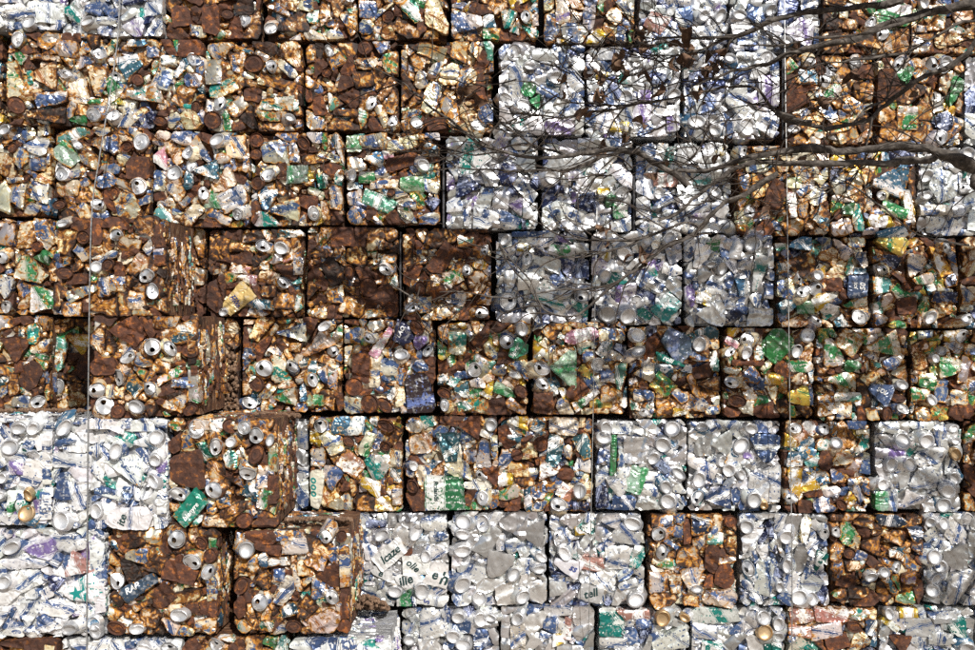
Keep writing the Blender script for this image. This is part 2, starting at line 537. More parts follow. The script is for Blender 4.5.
# ------------------------------------------------------------------ the bales: outline of the front face in photo pixels, how far it stands out, mix of cans, label
P = .36                          # the lower left bales stand one bale in front of the others
BALES = [
    # top row
    (-33, -58, 62, 29, .06, 'W0', 'white and silver bale of crushed cans at the top left corner of the wall'),
    (64, -58, 163, 36, .05, 'W3', 'white bale with purple can and round silver can base beside the cable, top row'),
    (165, -56, 260, 39, .02, 'R1', 'rusty bale with two brown squares, top row next to the white bales'),
    (263, -56, 356, 39, .02, 'R2', 'second rusty bale right of the white ones in the top row, pale panel at top'),
    (360, -56, 449, 39, .02, 'R2', 'rusty bale with big cream flattened cans and a teal strip in the top row'),
    (453, -56, 539, 40, .02, 'R3', 'rusty bale with blue striped can at its left edge in the top row'),
    (545, -56, 635, 42, .03, 'R3', 'brownish mixed bale under the tangle of dry twigs in the top row'),
    (638, -54, 728, 48, .01, 'W3', 'blue and white bale with a coral strip at lower left in the top row'),
    (731, -54, 820, 50, .01, 'W3', 'silver bale with a large blue flattened can behind the top branches'),
    (823, -54, 910, 53, .02, 'R4', 'rusty bale with large white and green panel at upper right, crossed by branches'),
    (914, -54, 1006, 53, .02, 'R2', 'rusty ochre bale at the top right corner behind the thick upper limb'),
    # second row
    (-91, 34, 2, 124, .01, 'R4', 'greenish bale cut by the left edge in the second row'),
    (5, 32, 105, 125, .05, 'R2', 'cream rusty bale with pale green can at its left edge in the second row'),
    (107, 38, 203, 128, .04, 'R3', 'rusty bale with a long teal and white can behind the slanting cable'),
    (205, 41, 302, 131, .03, 'R2', 'rusty bale with a big brown disc in its upper middle and tilted teal can'),
    (306, 41, 398, 130, .02, 'R1', 'brown rusty bale with small blue cans along its top in the second row'),
    (402, 42, 494, 131, .02, 'R2', 'ochre rusty bale behind fine twigs, just left of the green patched silver bale'),
    (498, 44, 584, 135, .02, 'W2', 'silver bale with two small green patches and a purple can at the bottom'),
    (587, 47, 681, 137, .01, 'W3', 'silver bale behind the densest clump of dry leaves and twigs in the second row'),
    (685, 52, 780, 138, .02, 'W3', 'silver bale with blue lettered strip and big purple can right of the leaves'),
    (787, 56, 873, 144, .02, 'R2', 'rusty bale with white can ends at its left, right of a steel rod'),
    (876, 57, 963, 144, .02, 'R4', 'rusty bale with a green striped can at lower right above the thick limb'),
    (967, 57, 1060, 145, .01, 'W2', 'silver bale cut by the right edge in the second row'),
    # third row
    (-45, 123, 50, 216, .02, 'R3', 'rusty bale full of blue cans at the left edge in the third row'),
    (54, 127, 150, 218, .05, 'R2', 'rusty bale with large brown square and pale green triangle behind the cable'),
    (153, 132, 248, 226, .05, 'R3', 'bale speckled with steel blue cans and silver ends in the third row'),
    (251, 132, 343, 225, .03, 'R3', 'rusty bale with wide blue white can near its top, brown squares at left'),
    (346, 132, 440, 224, .02, 'R3', 'mixed rusty bale with slanting brown bar left of a steel rod'),
    (447, 136, 538, 230, .02, 'W3', 'silver bale with purple patches crossed by forked grey twigs beside a steel rod'),
    (541, 138, 631, 230, .02, 'W3', 'silver and dark blue bale with green stripes at its lower right'),
    (637, 142, 731, 233, .01, 'W2', 'silver bale with a salmon panel at its left below the fork of the limbs'),
    (736, 146, 829, 235, .01, 'R4', 'shaded rusty bale with a tall pink and purple strip, under the thick limbs'),
    (833, 149, 917, 237, .02, 'R3', 'rusty bale with two round blue lettered cans under the thick limb'),
    (921, 147, 1012, 235, .03, 'W1', 'white bale with a crumpled white sheet, below the thick limb at the right edge'),
    # fourth row
    (-80, 219, 13, 313, .02, 'R2', 'narrow visible rusty bale with two open can ends at the left edge'),
    (16, 218, 108, 314, .03, 'R4', 'rusty bale with green white can, left of the topmost standing out bale'),
    (111, 228, 204, 317, .0, 'R1', 'rusty bale mostly hidden behind the standing out bale in the fourth row'),
    (208, 229, 304, 317, .03, 'R1', 'brown bale with the yellow navy lettered can and pink scraps'),
    (307, 227, 398, 318, .02, 'R1', 'dark brown shaded bale with a tall cream can at its top'),
    (403, 229, 492, 320, .02, 'R1', 'dark shaded bale with yellow scraps at its right edge, fourth row'),
    (496, 231, 588, 323, .02, 'W3', 'shaded silver bale with a large ringed blue can in its lower left corner'),
    (592, 232, 682, 325, .01, 'W3', 'white bale with a violet can and a teal lettered can at its lower right'),
    (685, 235, 773, 326, .02, 'W2', 'white bale with a big round can base at its top and a yellow scrap'),
    (779, 237, 869, 327, .02, 'R3', 'rusty bale with an upright blue can lettered in white at its right edge'),
    (873, 237, 957, 328, .02, 'R4', 'shaded rusty bale with green and yellow strips at its top, fourth row'),
    (961, 237, 1050, 328, .02, 'R3', 'blue and white bale cut by the right edge in the fourth row'),
    # fifth row
    (-46, 316, 48, 410, .05, 'R2', 'rusty bale with brown kidney shaped panel at left edge above white bales'),
    (51, 318, 145, 411, -.03, 'R4', 'deep set shaded bale behind the cable with a dull yellow plate'),
    (148, 318, 238, 413, .0, 'R1', 'crumbling rusty bale wedged behind the one with the pale blue panel'),
    (241, 317, 341, 412, .02, 'R2', 'cream rusty bale with a slanting cream can in grey capitals at its upper right'),
    (344, 319, 435, 414, .02, 'R3', 'bale with pink twisted scrap, navy lettered can and big dark torn can'),
    (438, 321, 529, 415, .02, 'R4', 'greenish rusty bale with an oval teal can lettered in white'),
    (532, 322, 626, 415, .02, 'R3', 'bale with pale green flattened cans and a pink strip behind the middle wire'),
    (628, 326, 720, 419, .02, 'R3', 'shaded dark bale with a slate blue crushed can and a white lettered teal strip'),
    (724, 328, 814, 418, .02, 'R4', 'rusty bale with a bright green crushed can beside the right cable'),
    (817, 329, 908, 420, .02, 'R4', 'rusty green tinged bale with a blue white lettered can in its lower right'),
    (913, 330, 1006, 421, .02, 'R4', 'ochre bale at the right edge, right of the widest dark gap'),
    # sixth row
    (215, 418, 307, 512, .0, 'W2', 'sliver of a white bale between the layered rusty side and the dotted can'),
    (310, 417, 403, 511, .02, 'R4', 'cream and green rusty bale with a tall dotted can at its left edge'),
    (406, 416, 498, 510, .02, 'R3', 'rusty bale with a large square green and white can at its bottom'),
    (500, 417, 592, 511, .02, 'R3', 'brown rusty bale left of the silver bales in the sixth row'),
    (595, 420, 686, 511, .02, 'W2', 'silver bale with a bright green crumpled star shape in its middle right'),
    (688, 421, 780, 511, .02, 'W2', 'silver bale with blue panels and a large blank white panel'),
    (784, 421, 871, 512, .02, 'R3', 'dark rusty bale with a yellow patch beside the right cable in the sixth row'),
    (874, 422, 961, 512, .02, 'W1', 'bright silver bale with a purple strip, flush against a dark rusty one'),
    (966, 422, 1056, 512, .0, 'R1', 'dark brown bale cut by the right edge in the sixth row'),
    # seventh row
    (353, 514, 449, 606, .02, 'W1', 'white bale with scattered dark green letters such as e and h'),
    (451, 513, 546, 605, .02, 'W1', 'plain silver bale of bare round can bodies with hardly any print'),
    (550, 514, 645, 607, .02, 'W2', 'white bale with a salmon wedge and a dark teal corner, behind the middle wire'),
    (648, 515, 736, 609, .02, 'R2', 'cream rusty bale with white boxes and a brown upright can, among silver bales'),
    (740, 514, 829, 606, .02, 'W2', 'silver bale with an open can end at its left, behind the right cable'),
    (833, 515, 924, 606, .02, 'R1', 'dark rusty bale with green scraps along its bottom, among silver bales'),
    (927, 514, 1018, 606, .02, 'W1', 'silver bale with a long slanting white can at the right edge, seventh row'),
    # bottom row
    (404, 608, 499, 702, .02, 'W2', 'white and navy bale in the bottom row beside the white layered top'),
    (502, 607, 595, 702, .02, 'W2', 'white bale with a cream flask shaped can in the bottom row'),
    (598, 609, 689, 702, .02, 'W2', 'white bale with dark teal ringed can at upper left, bottom row'),
    (692, 608, 786, 702, .02, 'W2', 'silver bale with wide teal and white can along its top, bottom row'),
    (789, 608, 878, 702, .02, 'R3', 'blue and brown bale with pale pink plate at upper left, bottom row'),
    (880, 607, 974, 702, .02, 'W2', 'white bale with a teal heart shaped scrap in the bottom row'),
    (978, 608, 1070, 702, .02, 'W2', 'white bale just past the right edge in the bottom row'),
    # the bales standing one deep in front, lower left
    (58, 217, 165, 316, P, 'R1', 'topmost of the rusty bales standing out at left, cable hanging over it'),
    (90, 315, 199, 417, P, 'R1', 'standing out rusty bale with a pale blue panel and many open can ends'),
    (-62, 419, 50, 526, P, 'W0', 'white bale with purple and green scraps at the left edge beside the cable'),
    (52, 419, 167, 530, P, 'W0', 'bright white bale with the letters ite in its bottom right corner'),
    (169, 419, 277, 528, P, 'R1', 'standing out rusty bale with a teal white lettered can and layered right side'),
    (-11, 530, 105, 638, P, 'W0', 'bright white bale with a teal star and a red white panel behind the cable'),
    (107, 530, 218, 637, P, 'R1', 'standing out rusty bale with a slanting blue lettered can and a brown bar'),
    (233, 530, 350, 635, P, 'R2', 'rusty bale right of the wide black slot, soil on its top'),
    (-48, 640, 57, 745, P, 'R1', 'brown bale in the lower left corner of the wall'),
    (60, 640, 180, 745, P, 'W0', 'white bale in the bottom row under the bale with slanting blue lettered can'),
    (183, 638, 288, 745, P, 'R2', 'rusty bale with green scrap, bottom row, left of the white layered top'),
    (291, 640, 391, 745, P, 'W0', 'white bale showing its layered top strewn with brown soil'),
]

# ------------------------------------------------------------------ what the photo shows on them, read tile by tile: kind x y (w h angle) in tile units
FEAT = {
(0, 0): """S 525 128 95;T 100 240 90;T 570 305 95;O 378 435 95;N 95 625 100;S 165 140 90;N 820 470 80;gw 68 475 200 90 90;co 255 440 120 110;c 385 285 115 85;
b 295 580 170 70 10;c 450 535 110 130;c 570 470 150 90 80;bs 765 380 120 110 30;tw 835 540 220 100 8;b 905 300 70 60;p 790 160 110 90;b 555 60 90 40 -20;tw 425 60 90 90;bs 380 345 90 40 -30;c 265 350 150 50 -8;co 160 560 150 70;w 915 185 120 70 40;w 60 60 150 80;w 270 70 130 110""",
(162, 0): """N 393 85 75;T 490 118 85;n 115 100 95 110;n 290 110 90 170;T 640 170 75;w 215 180 90 60;w 680 35 110 70;b 845 30 80 60;N 550 375 115;O 655 390 85;T 190 350 85;w 305 420 130 90 90;
tw 390 505 200 85 28;cb 740 400 130 50 -40;O 345 610 90;tw 690 615 190 70;co 755 300 120 130;N 200 630 80;bs 35 355 75 60;n 950 400 90 90;n 540 560 90 70;gw 590 575 170 35 30;o 690 490 200 60 -15;bw 700 380 130 60 -45;n 700 440 150 90 -20;bw 190 470 110 70""",
(324, 0): """b 265 50 100 100;b 255 155 90 80;b 165 135 130 85 90;bw 45 140 90 50;N 390 95 80;T 525 50 170 75 -60;co 510 150 170 140 -30;co 650 95 130 160 20;bw 850 125 170 90;N 245 265 85;
T_ 35 300 75;b 80 355 90 70 30;tl 50 590 90 50 -60;c 805 300 90 100;w 890 280 60 80;N 20 430 60;c 580 470 90 70 90;O 280 610 80;n 150 580 100 90;b 340 265 90 80 90;n 130 510 80 110;c 345 70 170 35 40;w 250 370 120 60;co 230 470 120 90""",
(486, 0): """O 240 100 75;tw 135 110 100 70 90;gw 40 200 90 60;p 455 60 70 130;T_ 160 290 110;S 250 390 80;G 245 525 80 80;G 275 600 60 50;T_ 110 590 90;T_ 215 625 90;S 410 460 90;y 690 435 70 40;S 830 575 90;
p 940 560 70 50;b 455 370 130 45 90;b 800 200 80 50 80;T_ 270 180 100 50 -50;s 500 90 120 80;s 760 90 80 90;w 660 510 110 70;s 330 320 120 60""",
(648, 0): """S 420 90 95;S 320 95 80;B 205 90 90 90;r 45 130 110 90 -30;B 640 80 110 90 -20;S 725 65 80;S 540 90 90;S 820 240 70;T_ 710 335 90;B 535 415 150 50 10;S 275 350 80;S 490 335 80;B 590 230 100 60;
p 735 530 150 160;w 530 590 120 140;S 150 560 80;O 950 345 80;d 410 500 100 60;y 300 520 50 40;w 300 180 170 50;d 320 460 120 80;B 760 410 60 110;d 60 460 90 60;p 640 580 90 80""",
(810, 0): """gw 500 90 200 130;G 560 130 90 130;O 355 130 80;O 425 200 75;S 680 15 80;O 120 415 85;O 85 475 85;T_ 265 375 75;O 515 370 90;S 790 350 80;O 710 365 85;S 770 415 60;G 545 430 90 80 -30;n 450 510 130 170;
G 850 540 160 60 70;s 820 490 110 150;w 240 610 80 90;gw 140 540 110 60 40;w 670 165 70 35;o 190 140 170 60;o 340 240 150 70;co 830 230 150 70;bs 650 440 90 80;co 320 540 110 100""",
(0, 108): """S 30 130 80;N 950 80 90;T 545 40 90;T 645 45 85;N 755 230 90;T 855 200 100;n 820 365 130 150;gl 395 280 140 90 -40;T 370 390 90;T 460 215 80;O 820 465 100;N 345 570 75;b 215 325 90 70;b 625 430 110 80 25;b 160 140 80 80;
c 530 300 150 80 -45;c 735 300 80 65;N 70 235 60;b 650 210 90 90;O 585 570 80;k 935 300 70 80;w 260 120 80 70;N 150 410 60;o 260 40 220 60;G 450 65 90 40;bw 100 510 80 110;b 230 500 90 90;c 120 290 70 130;co 400 470 120 90;n 560 380 90 90;bw 600 210 90 80""",
(162, 108): """S 325 190 90;T 150 260 85;T 170 340 80;T 75 385 85;O 245 505 80;T 450 625 70;bs 260 370 130 60;bs 150 430 100 50 90;w 80 480 110 90 -20;w 110 550 90 70 50;b 420 540 150 120 30;co 355 430 130 110 20;b 650 255 170 120;
b 780 260 100 60 90;T 630 395 95;N 545 190 80;N 550 270 70;N 565 440 90;gl 800 390 110 100;bs 620 530 120 90 80;b 715 600 170 80;b 740 165 120 60;N 840 210 90;b 900 170 80 60;n 850 550 120 60 -15;T 900 625 90;T_ 950 430 80 60 90;
b 500 330 90 50 80;gw 680 30 200 80;S 770 60 70;b 110 170 110 80;c 430 220 110 120;gl 300 550 100 80;o 700 500 90 120;b 100 590 70 70;N 300 70 110""",
(324, 108): """O 405 80 70;T 555 85 80;T 920 95 85;b 295 195 150 80;c 465 210 170 70 15;bs 300 300 110 80;n 460 315 180 70 20;S 590 340 80;b 345 360 90 80;gw 250 405 90 60;S 170 400 70;gl 520 450 130 80;tl 320 550 180 80 -20;b 180 530 80 80;
d 640 570 80 60 90;c 350 450 150 60;tl 15 440 120 60 90;w 70 530 130 70 90;gl 170 210 90 90;b 490 560 90 50;k 380 275 60 40;n 670 90 100 70;bs 640 240 90 60 -30;co 130 0 130 90;N 395 500 50""",
(486, 108): """p 430 110 150 100;s 270 100 150 90;S 200 110 90;s 560 100 110 70 90;s 215 205 110 80;p 90 210 80 80;S 380 415 90;b 965 240 70 90;gw 790 600 80 90;G 735 545 60 60;T 800 500 90;y 690 500 60 50;y 790 110 100 50;d 590 560 100 90;p 530 530 60 60;p 180 580 70 60;
s 500 320 250 70 10;s 90 540 90 90;s 230 600 110 70 -50;p 510 400 60 50;d 400 480 110 50;s 620 200 150 60;w 650 350 90 80""",
(648, 108): """S 290 80 110;S 395 70 80;S 400 130 80;p 160 90 80 80;S 590 110 130;b 720 90 120 90 60;T 840 130 70;T_ 365 245 90;r 110 420 130 70;S 65 500 80;tl 325 420 90 60;O 590 610 80;b 690 230 150 50;y 440 260 50 40;k 850 570 130 50 90;
c 910 590 100 60 90;S 395 500 80;b 565 460 120 40 90;w 300 560 150 90 20;w 430 590 90 110;s 250 280 130 80;p 300 620 110 40;gw 860 440 90 60""",
(810, 108): """O 765 175 85;d 780 80 110 110;b 220 440 160 90 30;bs 480 440 180 120;S 690 400 90;S 695 515 80;S 940 265 80;T 880 600 80;w 800 450 150 170;o 610 440 170 60 90;O 420 520 60;c 740 600 150 60;O 920 470 80;G 230 600 70 60;S 860 250 60;
gw 570 60 110 120;w 570 110 80 70;o 640 160 80 80;co 360 370 90 110;gw 500 600 130 60 -25""",
(0, 216): """O 20 245 75;O 40 535 80;N 350 335 90;gw 190 330 150 110 -30;G 235 265 90 70;N 220 180 70;N 500 125 80;N 640 290 75;S 570 300 70;O 870 355 95;T 905 445 95;O 695 115 80;bw 480 450 170 60 15;bw 620 235 140 50 10;o 370 130 150 140 -20;
o 870 50 130 110;gw 250 490 130 110;c 420 540 110 90;o 610 540 150 80;co 815 310 130 110 20;b 690 400 80 80;c 800 500 90 110;w 35 425 110 75 90;co 150 110 150 100 90;S 335 25 80;n 770 230 110 70;n 450 370 110 60""",
(162, 216): """O 605 175 85;S 712 190 90;O 725 395 85;XZZA 450 495 175 105 43;k 470 312 110 50 -10;k 505 365 110 60 -10;k 745 245 60 50;k 610 290 50 50;n 320 460 110 170;co 230 150 180 80 90;c 180 220 120 50 90;bw 640 445 80 60;b 730 500 110 90;
s 225 360 80 90;S 370 580 60;co 340 190 110 130;n 440 260 180 50;n 740 320 130 60 -25;bs 600 520 120 60;co 460 190 120 60""",
(324, 216): """O 365 320 90;N 155 335 90;N 265 420 120;N 410 550 80;O 520 540 85;O 935 580 85;O 845 320 70;O 955 200 70;c 305 130 130 100 90;s 395 100 90 75 90;tl 840 150 90 60;bw 575 240 80 60 90;b 780 490 110 60;y 670 380 70 60;y 930 285 80 50;
n 110 120 120 110;n 215 120 90 110;s 910 390 120 100 90;N 550 600 120;b 70 470 90 80;n 700 250 180 90 60;o 190 230 110 100;n 140 600 130 60;bs 380 250 80 50""",
(486, 216): """O 245 250 90;XRING 125 505 150;gw 450 205 140 70 -10;S 115 140 80;S 705 355 80;S 820 225 100;s 770 290 90 70;O 575 470 90;S 470 450 100;T 890 510 90;p 825 460 110 110;S 720 580 110;S 840 590 100;S 955 145 60;d 575 310 110 80 80;b 930 370 90 60 60;
y 710 235 60 50;b 280 100 230 40;y 225 180 70 40;s 570 190 100 60;w 690 480 80 90;w 540 110 110 50;s 180 590 160 70;s 360 270 150 70""",
(648, 216): """S 125 130 80;S 610 165 105;S 430 310 90;s 315 235 130 85 90;s 330 340 110 70 70;w 390 410 90 100;w 575 280 80 60;tw 655 340 200 60 80;XSEHR 150 540 150 110 45;y 325 485 80 70;s 375 580 150 110;s 665 600 140 90;gw 380 160 80 70;
s 520 190 110 70 80;b 450 215 90 50 -50;p 250 470 110 70 -60;S 370 290 70;bs 910 160 130 60 15;O 895 365 75;O 920 445 90;b 820 430 100 100;gl 940 540 90 70;bs 570 430 90 80 70;b 710 340 90 60 -40;b 725 440 90 60 90;s 720 240 120 50 80""",
(810, 216): """O 405 320 85;O 795 190 70;S 780 150 70;gy 470 160 190 70 -10;XFIFTY 290 415 130 105 90;d 480 250 100 100 -30;S 50 350 70;O 45 430 80;T 290 600 85;O 40 610 70;N 565 415 60;N 627 425 55;n 565 530 100 90;y 760 260 180 60 -60;c 610 290 130 80 70;
gw 670 370 120 60;gw 740 320 80 50 20;S 700 600 90;O 930 610 80;d 845 370 90 80;d 800 480 150 60;tl 420 410 90 80;b 310 240 90 60 -20;b 410 610 80 50;tw 20 530 80 50 90;o 110 240 110 80;c 200 190 130 50 -50;n 130 410 110 70""",
(0, 324): """T 330 370 90;O 905 135 100;O 705 315 100;O 570 390 95;O 615 480 105;O 760 195 90;S 380 595 110;S 115 615 90;S 200 615 90;O 225 460 80;n 170 310 160 110 70;n 90 150 130 90 90;tl 345 180 190 80 90;y 465 100 120 80 -30;tw 190 60 110 70 90;
b 850 210 100 80;bs 780 360 120 80 -40;c 680 400 100 70;n 740 40 170 120;c 570 90 90 110;w 660 590 130 70;o 450 450 110 90;O 890 380 80;n 610 250 150 90;S 805 490 90;co 890 490 60 90;N 700 520 80;gw 230 240 90 60 -50;bw 120 460 110 60""",
(162, 324): """O 55 145 100;N 168 160 100;S 950 15 90;O 600 260 100;O 765 250 90;O 505 465 95;O 885 330 85;bs 110 60 200 120 20;XUQZU 910 130 180 70 38;N 550 350 100;gw 720 430 120 60;w 615 400 100 60 50;c 70 480 150 70;S 210 610 100;G 190 240 90 40 20;
N 405 600 90;T 495 610 80;bs 320 600 80 80;N 170 510 90;bw 760 50 150 60;gl 900 450 90 60;O 940 600 90;co 790 110 90 90;co 560 230 170 70;co 730 380 100 80;bw 930 300 70 70;b 120 350 120 60""",
(324, 324): """O 268 80 90;O 45 160 80;k 345 110 170 45 55;XLAO 480 60 120 110 60;p 570 90 90 110;S 460 180 90;O 630 160 80;b 390 250 100 90;n 220 260 170 90 90;N 180 370 120;N 270 470 110;N 360 480 110;XDARK 580 420 220 150 100;c 300 280 170 75 90;co 450 430 110 60 90;
b 30 340 80 70;O 895 270 90;N 715 410 80;bs 700 330 80 60;bs 820 390 80 70;tw 790 110 140 100 90;y 790 10 90 30;gy 700 150 110 50 -60;tl 840 470 80 80;w 910 350 80 50;tw 930 490 90 80;T 720 480 80;bs 145 600 180 100;N 370 600 100;n 860 600 110 90;
b 570 250 90 80;w 530 600 100 80;b 450 310 90 60 90;bw 130 190 110 40 90""",
(486, 324): """O 125 105 85;XSPRIT 210 150 110 95 55;S 220 30 85;O 325 260 95;O 325 350 90;gl 450 260 140 130;gl 460 340 150 90 30;N 220 395 90;n 330 470 110 120;k 560 70 180 70 10;b 735 60 150 70;S 890 65 90;S 895 160 90;b 600 190 60 70;T 660 245 90;b 710 310 80 70;
tl 785 310 140 70 90;co 740 420 110 90;s 180 490 130 50 -30;gw 580 450 160 50 35;o 640 520 150 40;gy 680 470 120 60;S 705 615 90;y 190 580 110 60;c 460 590 150 110;bs 310 600 90 90;w 85 270 80 60;S 30 600 80;c 930 290 110 60;b 930 420 110 60;O 930 520 70;tl 870 470 70 70;w 790 620 110 50;gl 120 400 130 50 -25""",
(648, 324): """XSLATE 170 120 170 130 -40;XROLL 150 190 190 80 -25;bs 350 50 150 60;S 300 120 90;G 765 130 160 130 50;G 710 190 120 80 50;O 580 95 90;S 580 170 90;O 465 165 70;O 490 345 85;N 525 455 100;b 620 310 90 80 -30;bs 490 285 90 50 -20;n 600 230 170 60;
S 950 55 90;S 880 160 90;gw 900 250 130 60;y 740 330 80 60;gy 890 430 110 90;o 360 360 130 60;bw 380 510 80 50;n 500 525 90 60;n 680 520 110 80;y 180 520 70 40;b 930 420 80 70;S 140 620 90;S 310 600 80;S 600 610 90;b 680 600 90 70;r 960 610 90 90;bs 200 260 100 40;n 310 290 110 80;o 110 490 120 80;k 500 110 80 40 -30""",
(810, 324): """gw 225 100 130 120 -30;gw 135 170 110 140;gw 425 125 190 85 15;b 490 220 110 90 40;XSOL 410 400 125 85 -25;G 250 250 90 60;gw 170 330 170 60;N 450 535 80;T 535 500 75;S 535 360 80;co 350 330 110 80;c 200 510 90 80;gw 830 250 110 100;S 780 160 65;S 740 205 55;
O 905 70 80;b 960 150 80 60;s 905 270 150 80 80;w 890 440 90 80;gw 700 340 90 80;S 720 450 70;n 870 520 80 80;n 930 515 80 80;gy 780 530 110 90;y 830 70 60 60;w 690 60 80 50;gw 660 420 90 70;w 680 540 80 100;O 80 620 70;w 450 610 110 60;w 650 590 130 60;r 20 610 60 80;b 280 590 100 60;tl 220 430 150 50""",
(0, 432): """S 60 90 100;U 170 370 90;U 155 480 100;O 870 350 105;S 920 165 85;S 575 465 100;S 375 525 125;B 575 545 110 50;XITE 760 520 250 120 -2;B 375 320 150 80 90;w 455 380 160 110 90;B 660 370 200 50 -15;w 730 170 200 150;B 375 60 110 40 10;bw 700 250 60 60;
p 90 220 80 70;p 240 470 130 60 90;b 180 60 90 50 60;S 15 270 80;S 5 370 60;gw 60 420 130 40 90;S 930 30 90;b 840 140 100 40 -60;S 910 290 100;b 550 110 70 60;S 690 110 110;w 420 170 200 70;w 440 90 160 60;w 600 220 110 130""",
(162, 432): """O 205 0 90;O 320 85 100;n 140 220 190 190;O 100 365 105;XBLEN 165 440 190 120 50;O 310 340 100;T 245 110 120 60 -65;T 405 160 110 70 -75;w 285 430 100 70 80;B 360 400 80 90;o 420 470 150 110;N 490 520 90;N 560 130 110;O 510 245 100;c 610 270 120 90 90;
S 640 50 80;gw 610 400 110 70 70;b 440 290 70 50;bs 520 350 110 90;n 70 80 70 90;S 410 60 70;w 505 130 110 50 -60;O 560 20 90;XDOTS 910 340 200 80 90;O 95 600 110;n 580 620 180 70 -10;n 620 180 90 110;o 320 240 90 110""",
(324, 432): """w 55 60 130 100 -60;N 150 55 70;gw 255 70 130 60 70;r 160 195 140 100 -40;b 50 270 130 90 90;tw 310 200 130 120 -30;y 280 300 110 110;w 90 430 140 80;o 250 420 110 90;N 365 85 70;w 430 160 100 70 80;bs 430 250 80 90;XROLANDS 715 370 210 190;bs 750 90 150 100 90;
b 590 270 130 80 90;T 935 390 95;O 930 260 75;b 945 130 150 60 85;co 570 60 120 120;N 510 320 80;w 870 150 80 80;S 530 200 60;bw 440 380 60 90;S 345 610 95;S 545 595 100;S 815 520 110;S 930 540 110;S 810 600 100;w 650 540 140 80;b 680 620 110 50;d 310 560 110 60;N 110 600 80;O 10 610 80;co 660 250 90 90""",
(486, 432): """N 330 70 85;N 190 135 70;bs 405 100 180 110 80;bs 590 90 140 80 -60;co 260 110 90 80;r 355 240 110 80 60;S 560 345 90;O 435 430 90;r 465 380 120 90 50;d 560 440 130 60;b 320 350 90 90 45;y 120 285 80 70;bs 260 400 130 50 90;gl 885 285 150 100 70;B 810 430 120 90;
w 785 330 100 80 90;G 750 140 200 30 90;S 690 30 90;s 880 110 130 150;w 795 190 150 40 90;b 680 150 90 50 60;d 680 380 110 70 90;s 150 540 150 110;s 270 600 120 110;O 435 620 90;S 870 540 120;w 740 520 110 70;T 600 570 70 40;y 570 590 70 40;s 500 520 110 90;n 480 250 90 60;co 200 230 110 80""",
(648, 432): """S 85 75 95;S 185 250 100;S 100 325 90;S 115 410 95;S 30 155 80;S 545 80 110;S 475 225 90;S 295 280 100;S 545 250 80;S 620 400 90;w 685 320 170 160;B 700 95 150 130 90;B 410 385 140 80;b 310 200 180 70 -30;b 510 380 90 60 90;s 430 70 120 90;O 290 390 90;
p 600 130 70 50;U 680 430 60;O 55 600 90;B 315 550 110 100;N 500 525 80;b 80 520 120 60;b 150 590 90 60;y 870 300 160 60 90;bs 865 170 100 80 80;n 925 450 80 80;O 820 390 70;S 575 560 90;w 780 530 110 60 80;S 820 620 90;y 930 580 130 50 80;s 330 90 110 90""",
(810, 432): """S 155 65 80;S 530 55 100;S 670 50 90;S 850 50 70;U 850 130 80;S 465 195 90;S 570 190 100;S 845 270 85;S 800 345 100;S 780 435 90;S 400 310 80;p 460 130 170 50;w 700 150 170 80 20;w 660 280 150 130 30;gl 420 420 110 70 90;N 180 430 75;b 60 430 80 80;
b 340 190 110 60 75;n 90 170 80 90;b 130 360 90 60;y 240 410 90 60 60;tl 80 80 80 80;S 720 535 70;S 795 540 75;B 490 520 160 70 -15;B 640 610 90 80 80;d 150 510 110 40;O 90 600 70;O 150 590 60;co 500 620 110 60;y 330 540 110 40;b 350 330 80 80""",
(0, 540): """S 75 40 120;S 35 245 90;S 420 520 110;r 440 150 140 110 -75;w 570 130 210 130 90;XSTAR 480 300 200 120 10;p 230 50 170 80;B 310 110 100 70 -40;w 150 130 230 80;w 150 420 120 100 -35;bw 255 500 120 100 45;d 320 260 80 70 80;S 560 490 90;O 690 245 100;XRAP 820 280 195 80 30;
N 690 525 110;S 815 525 95;o 880 470 100 110;o 690 340 90 90;co 850 400 110 60 30;b 810 95 120 70;n 170 620 320 60;w 690 620 90 60;S 850 630 90;B 755 620 60 40;T 560 360 80 50;S 570 565 90;w 330 400 180 90;o 900 150 130 60 -20""",
(162, 540): """O 180 130 105;N 230 20 80;N 290 90 90;O 280 185 95;n 95 195 200 100 -12;S 505 55 105;O 580 370 105;N 780 510 100;n 620 30 150 80 -15;w 790 40 150 90;bs 690 130 110 45 5;bs 610 120 70 90;b 690 215 60 70;co 600 240 90 90;w 910 130 110 70 -20;bs 750 420 100 60 20;
bw 920 310 100 90 50;T 620 510 80 60;N 470 270 110;c 250 510 130 70;S 110 440 110;n 290 400 110 120;c 50 500 100 80 -30;O 320 610 90;G 640 600 70 60;w 820 610 120 70;B 930 610 100 60;c 90 50 140 60 25;O 40 620 100;n 450 400 80 110;o 850 170 90 90""",
(324, 540): """O 50 340 100;S 425 305 90;S 585 300 100;S 605 95 80;XILL 390 90 180 90 40;XOLIE 550 150 150 100 0;XEH 670 200 150 130 -12;XS 660 370 190 70 -5;B 540 370 60 25 90;gw 475 360 80 70;n 490 105 60 50;S 810 60 100;S 810 260 110;S 910 345 90;S 800 455 90;S 770 570 100;
B 830 520 80 60;B 930 590 80 100;w 850 200 170 90 -30;w 640 490 160 120 -70;S 510 590 80;B 40 610 100 80;S 830 620 110;S 930 470 90;XINI 510 240 130 90 20;w 230 170 130 60;w 230 330 150 80;XE 350 190 110 70 -15""",
